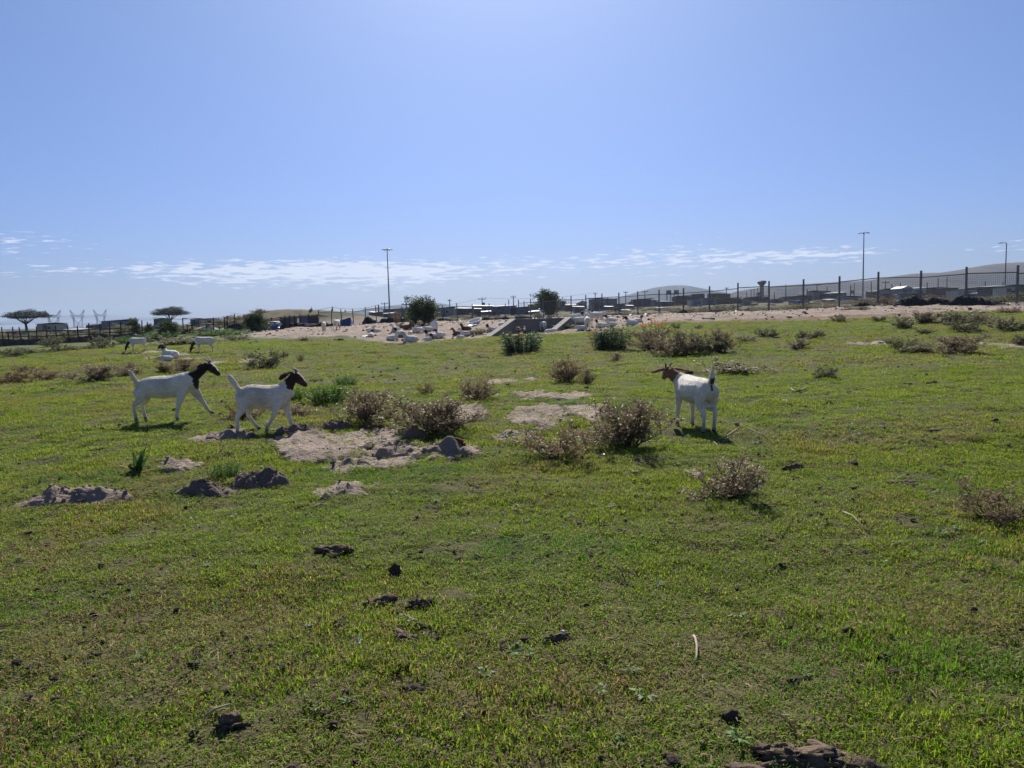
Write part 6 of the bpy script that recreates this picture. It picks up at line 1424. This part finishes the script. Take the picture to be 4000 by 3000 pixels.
crumple('plastic_scrap', 3098, 2668, 85, 22, M_BLACK, 'torn black plastic scrap low on the grass', 'scrap', 38)
crumple('grey_sheet', 3066, 1573, 46, 12, S_GREY, 'grey flat sheet lying right of the tan-headed goat', 'sheet', 39)
crumple('white_sack', 1700, 1288, 34, 40, M_PLAST, 'tall white sack leaning in the edge of the bushy tree', 'sack', 40, .8)
crumple('dark_rag', 1325, 1330, 30, 12, M_BLACK, 'dark rag on the grass in front of the rump-first goats', 'rag', 41)
crumple('wool_tuft', 2200, 2476, 30, 18, M_PLAST, 'tuft of white wool on a dung pat', 'wool', 42)
crumple('paper_scrap', 205, 1672, 16, 8, M_PLAST, 'tiny white paper scrap on the left grass', 'paper', 43)
crumple('yellow_petal', 1150, 2930, 26, 18, L_YELL, 'single yellow petal on the lower grass', 'petal', 44)
crumple('paper_scrap', 82, 1491, 20, 8, M_PLAST, 'white scrap at the foot of the far left russet scrub', 'paper', 45)
crumple('paper_scrap', 1230, 1455, 12, 10, M_PLAST, 'white scrap behind the blaze-faced goat head', 'paper', 46)
crumple('white_litter', 1430, 1316, 40, 14, M_PLAST, 'scattered white litter at the left edge of the resting herd', 'litter', 47)
def stick(name, pts, r, m, label, cat='stick', n=6):
    P3 = [P(a, b) for (a, b, l) in pts]; o0 = P3[0]; root = empty(name, o0, 0, label, cat)
    V = [Vector((q.x, q.y, hz(q.x, q.y) + r * .9 + l)) - o0 for q, (a, b, l) in zip(P3, pts)]
    MB().path(V, [r * (1 - .45 * i / (len(V) - 1)) for i in range(len(V))], n).build('shaft', m, root, True); return root
stick('bleached_branch', [(2800, 1716, .0), (2835, 1708, .02), (2870, 1698, .05), (2893, 1692, .07), (2930, 1697, .05), (2965, 1706, .03), (3000, 1713, .0)], .011, M_STICK, 'long bleached bent branch on the grass right of the tan-headed goat')
stick('bleached_twig', [(2752, 1726, .0), (2785, 1730, .02), (2800, 1740, .02), (2806, 1756, .0)], .007, M_STICK, 'short bleached twig in the shadow of the tan-headed goat')
stick('dry_stalk', [(2710, 2498, .0), (2716, 2520, .02), (2722, 2550, .03), (2722, 2580, .02), (2714, 2604, .0)], .007, M_STICK, 'pale dry stalk lying toward the lower grass')
stick('dry_stalk', [(800, 2808, .01), (840, 2800, .03), (900, 2792, .04)], .006, M_STICK, 'pale straw stalk by the triangular dung pat')
stick('dark_twig', [(3305, 1775, .0), (3340, 1790, .05), (3375, 1818, .0)], .006, M_STICKD, 'thin dark twig by the black scrap')
stick('dry_stalk', [(1212, 1992, .01), (1250, 1982, .02), (1285, 1975, .01)], .008, M_STICK, 'short pale stick in front of the round flat sandy heap')
stick('dark_twig', [(2395, 2232, .04), (2425, 2268, .05), (2450, 2290, .0)], .005, M_STICKD, 'short stick poking from a dark clod')
stick('fallen_stalk', [(372, 1393, .0), (410, 1404, .06), (440, 1425, .0)], .014, M_STICKD, 'fallen dark stalk beside the broad olive scrub')
stick('curved_offcut', [(3090, 1530, .03), (3105, 1538, .0), (3130, 1536, .0), (3150, 1522, .03)], .020, S_DARK, 'curved grey offcut on the grass right of the tan-headed goat', 'offcut')
stick('dry_stalk', [(3280, 1990, .0), (3330, 2030, .03), (3400, 2095, .0)], .006, M_STICK, 'long dry stalk on the right grass near a dark clod')
stick('grass_stem', [(2275, 1965, .10), (2310, 1980, .12), (2335, 2020, .08), (2342, 2080, .0)], .003, M_STICKD, 'thin arching grass stem left of the leaning shrub')
# white tub tipped on the sand
def tub():
    p = P(1858, 1273); k = m_per_px(p.y); L = 58 * k; root = empty('white_tub', (p.x, p.y, hz(p.x, p.y)), .35, 'white plastic tub lying tipped on the sand', 'tub'); b = MB(); n = 20; rings = []
    for (z, s) in [(0, .62), (.04, .70), (.30, .92), (.33, 1.0), (.33, .93), (.08, .64)]:
        rings.append([Vector((L / 2 * s * math.cos(2 * math.pi * i / n), L * .28 * s * math.sin(2 * math.pi * i / n), z)) for i in range(n)])
    rot = Matrix.Rotation(-.28, 3, 'Y') @ Matrix.Rotation(.35, 3, 'X')
    for a, c in zip(rings[:-1], rings[1:]):
        for i in range(n): j = (i + 1) % n; b.poly([rot @ (q + Vector((0, 0, .06))) for q in (a[i], a[j], c[j], c[i])])
    b.poly([rot @ (q + Vector((0, 0, .06))) for q in rings[0][::-1]]); b.poly([rot @ (q + Vector((0, 0, .06))) for q in rings[-1]]); b.build('shell', M_PLAST, root, False)
    q = P(1850, 1276); crumple('white_sheet', 1848, 1276, 34, 10, M_PLAST, 'flat white lump on the sand by the tipped tub', 'sheet', 51)
tub()
# scattered droppings, crumbs and rubble nobody could count
lib2 = bpy.data.collections.new('crumb_library')
for s in range(3): lib2.objects.link(bpy.data.objects.new('crumb', clod_mesh(60 + s, 'crumb', M_BLACK, .6, .5, 1)))
for s in range(2): lib2.objects.link(bpy.data.objects.new('crumb', clod_mesh(70 + s, 'crumb', M_DUNG, .5, .5, 1)))
lib3 = bpy.data.collections.new('rubble_library')
for s in range(2): lib3.objects.link(bpy.data.objects.new('rubble', clod_mesh(80 + s, 'rubble', M_DUNG, .5, .5, 1)))
for s in range(2): lib3.objects.link(bpy.data.objects.new('rubble', clod_mesh(84 + s, 'rubble', M_SAND, .5, .5, 1)))
lib3.objects.link(bpy.data.objects.new('rubble', clod_mesh(88, 'rubble', M_BLACK, .6, .4, 1)))
def sprinkle(name, n, y0, y1, smin, smax, coll, npick, seed, on_sand, label, cat, tmax=.8):
    rg = np.random.default_rng(seed); Y = np.sqrt(rg.uniform(y0 ** 2, y1 ** 2, n * 4)); X = rg.uniform(-tmax, tmax, n * 4) * Y; s = sand_mask(X, Y); cl = fbm(X / 1.6, Y / 1.6, seed, 3) + .4 * rg.normal(size=len(X))
    k = ((s > .6) if on_sand else (s < .3)) & (cl > -.05); X, Y = X[k][:n], Y[k][:n]; m = len(X); sz = smin * (smax / smin) ** (rg.uniform(size=m) ** 2)
    scatter(name, np.stack([X, Y, H(X, Y) + .1 * sz + (.008 if not on_sand else 0)], -1), np.stack([rg.normal(0, .2, m), rg.normal(0, .2, m), rg.uniform(0, 6.28, m)], -1), np.stack([sz * rg.uniform(.7, 1.3, m), sz * rg.uniform(.7, 1.3, m), sz * rg.uniform(.6, 1.2, m)], -1), rg.integers(0, npick, m), coll, label, cat)
sprinkle('droppings', 6000, 2.2, 9, .009, .045, lib2, 5, 501, False, 'small dark droppings and soil crumbs strewn over the grass', 'droppings')
sprinkle('droppings', 2600, 9, 34, .018, .11, lib2, 5, 502, False, 'dark droppings strewn over the further grass', 'droppings')
sprinkle('sand_rubble', 1400, 5, 16, .010, .06, lib3, 5, 503, True, 'small clods and pebbles over the near sand patches', 'rubble')
sprinkle('sand_rubble', 4800, 34, 96, .05, .24, lib3, 5, 504, True, 'rubble and dry dung strewn over the sandy strip', 'rubble')

lib5 = bpy.data.collections.new('litter_library')
for s_ in range(2): lib5.objects.link(bpy.data.objects.new('litter', clod_mesh(95 + s_, 'litter', M_PLAST, .6, .8, 1)))
lib5.objects.link(bpy.data.objects.new('litter', clod_mesh(97, 'litter', M_BLACK, .6, .8, 1)))
def fence_litter():
    rg = np.random.default_rng(88); px = np.concatenate([rg.uniform(1700, 2560, 170), rg.uniform(1250, 4000, 90)]); pts = []
    for q in px:
        A_, B_ = (FC, FA) if q < 2030 else (FA, FB); x, y = line_hit(q, A_, B_); y += rg.normal(1.2, 2.2); pts.append((x + rg.normal(0, .5), y))
    pts = np.array(pts); m = len(pts); sz = rg.uniform(.12, .5, m)
    scatter('fence_litter', np.column_stack([pts, H(pts[:, 0], pts[:, 1]) + .05 * sz]), np.column_stack([rg.normal(0, .3, m), rg.normal(0, .3, m), rg.uniform(0, 6, m)]), np.column_stack([sz, sz * .8, sz * .8]), rg.integers(0, 3, m), lib5, 'pale litter blown against the foot of the fences', 'litter')
fence_litter()
# ------------------------------------------------------------------ air
def haze():
    b = MB(); b.box((0, 0, 60.5), (9600, 9600, 124)); o = b.build('haze', None)
    m = bpy.data.materials.new('haze_air'); m.use_nodes = True; t = m.node_tree; t.nodes.clear()
    v = t.nodes.new('ShaderNodeVolumePrincipled'); v.inputs['Density'].default_value = HAZE; v.inputs['Color'].default_value = (.55, .73, 1.0, 1); v.inputs['Anisotropy'].default_value = 0.15
    out = t.nodes.new('ShaderNodeOutputMaterial'); t.links.new(v.outputs[0], out.inputs['Volume']); m.cycles.homogeneous_volume = True if hasattr(m.cycles, 'homogeneous_volume') else False
    o.data.materials.append(m); tag(o, 'thin pale summer haze over the whole place', 'haze', kind='stuff')
HAZE = 0.00014
haze()
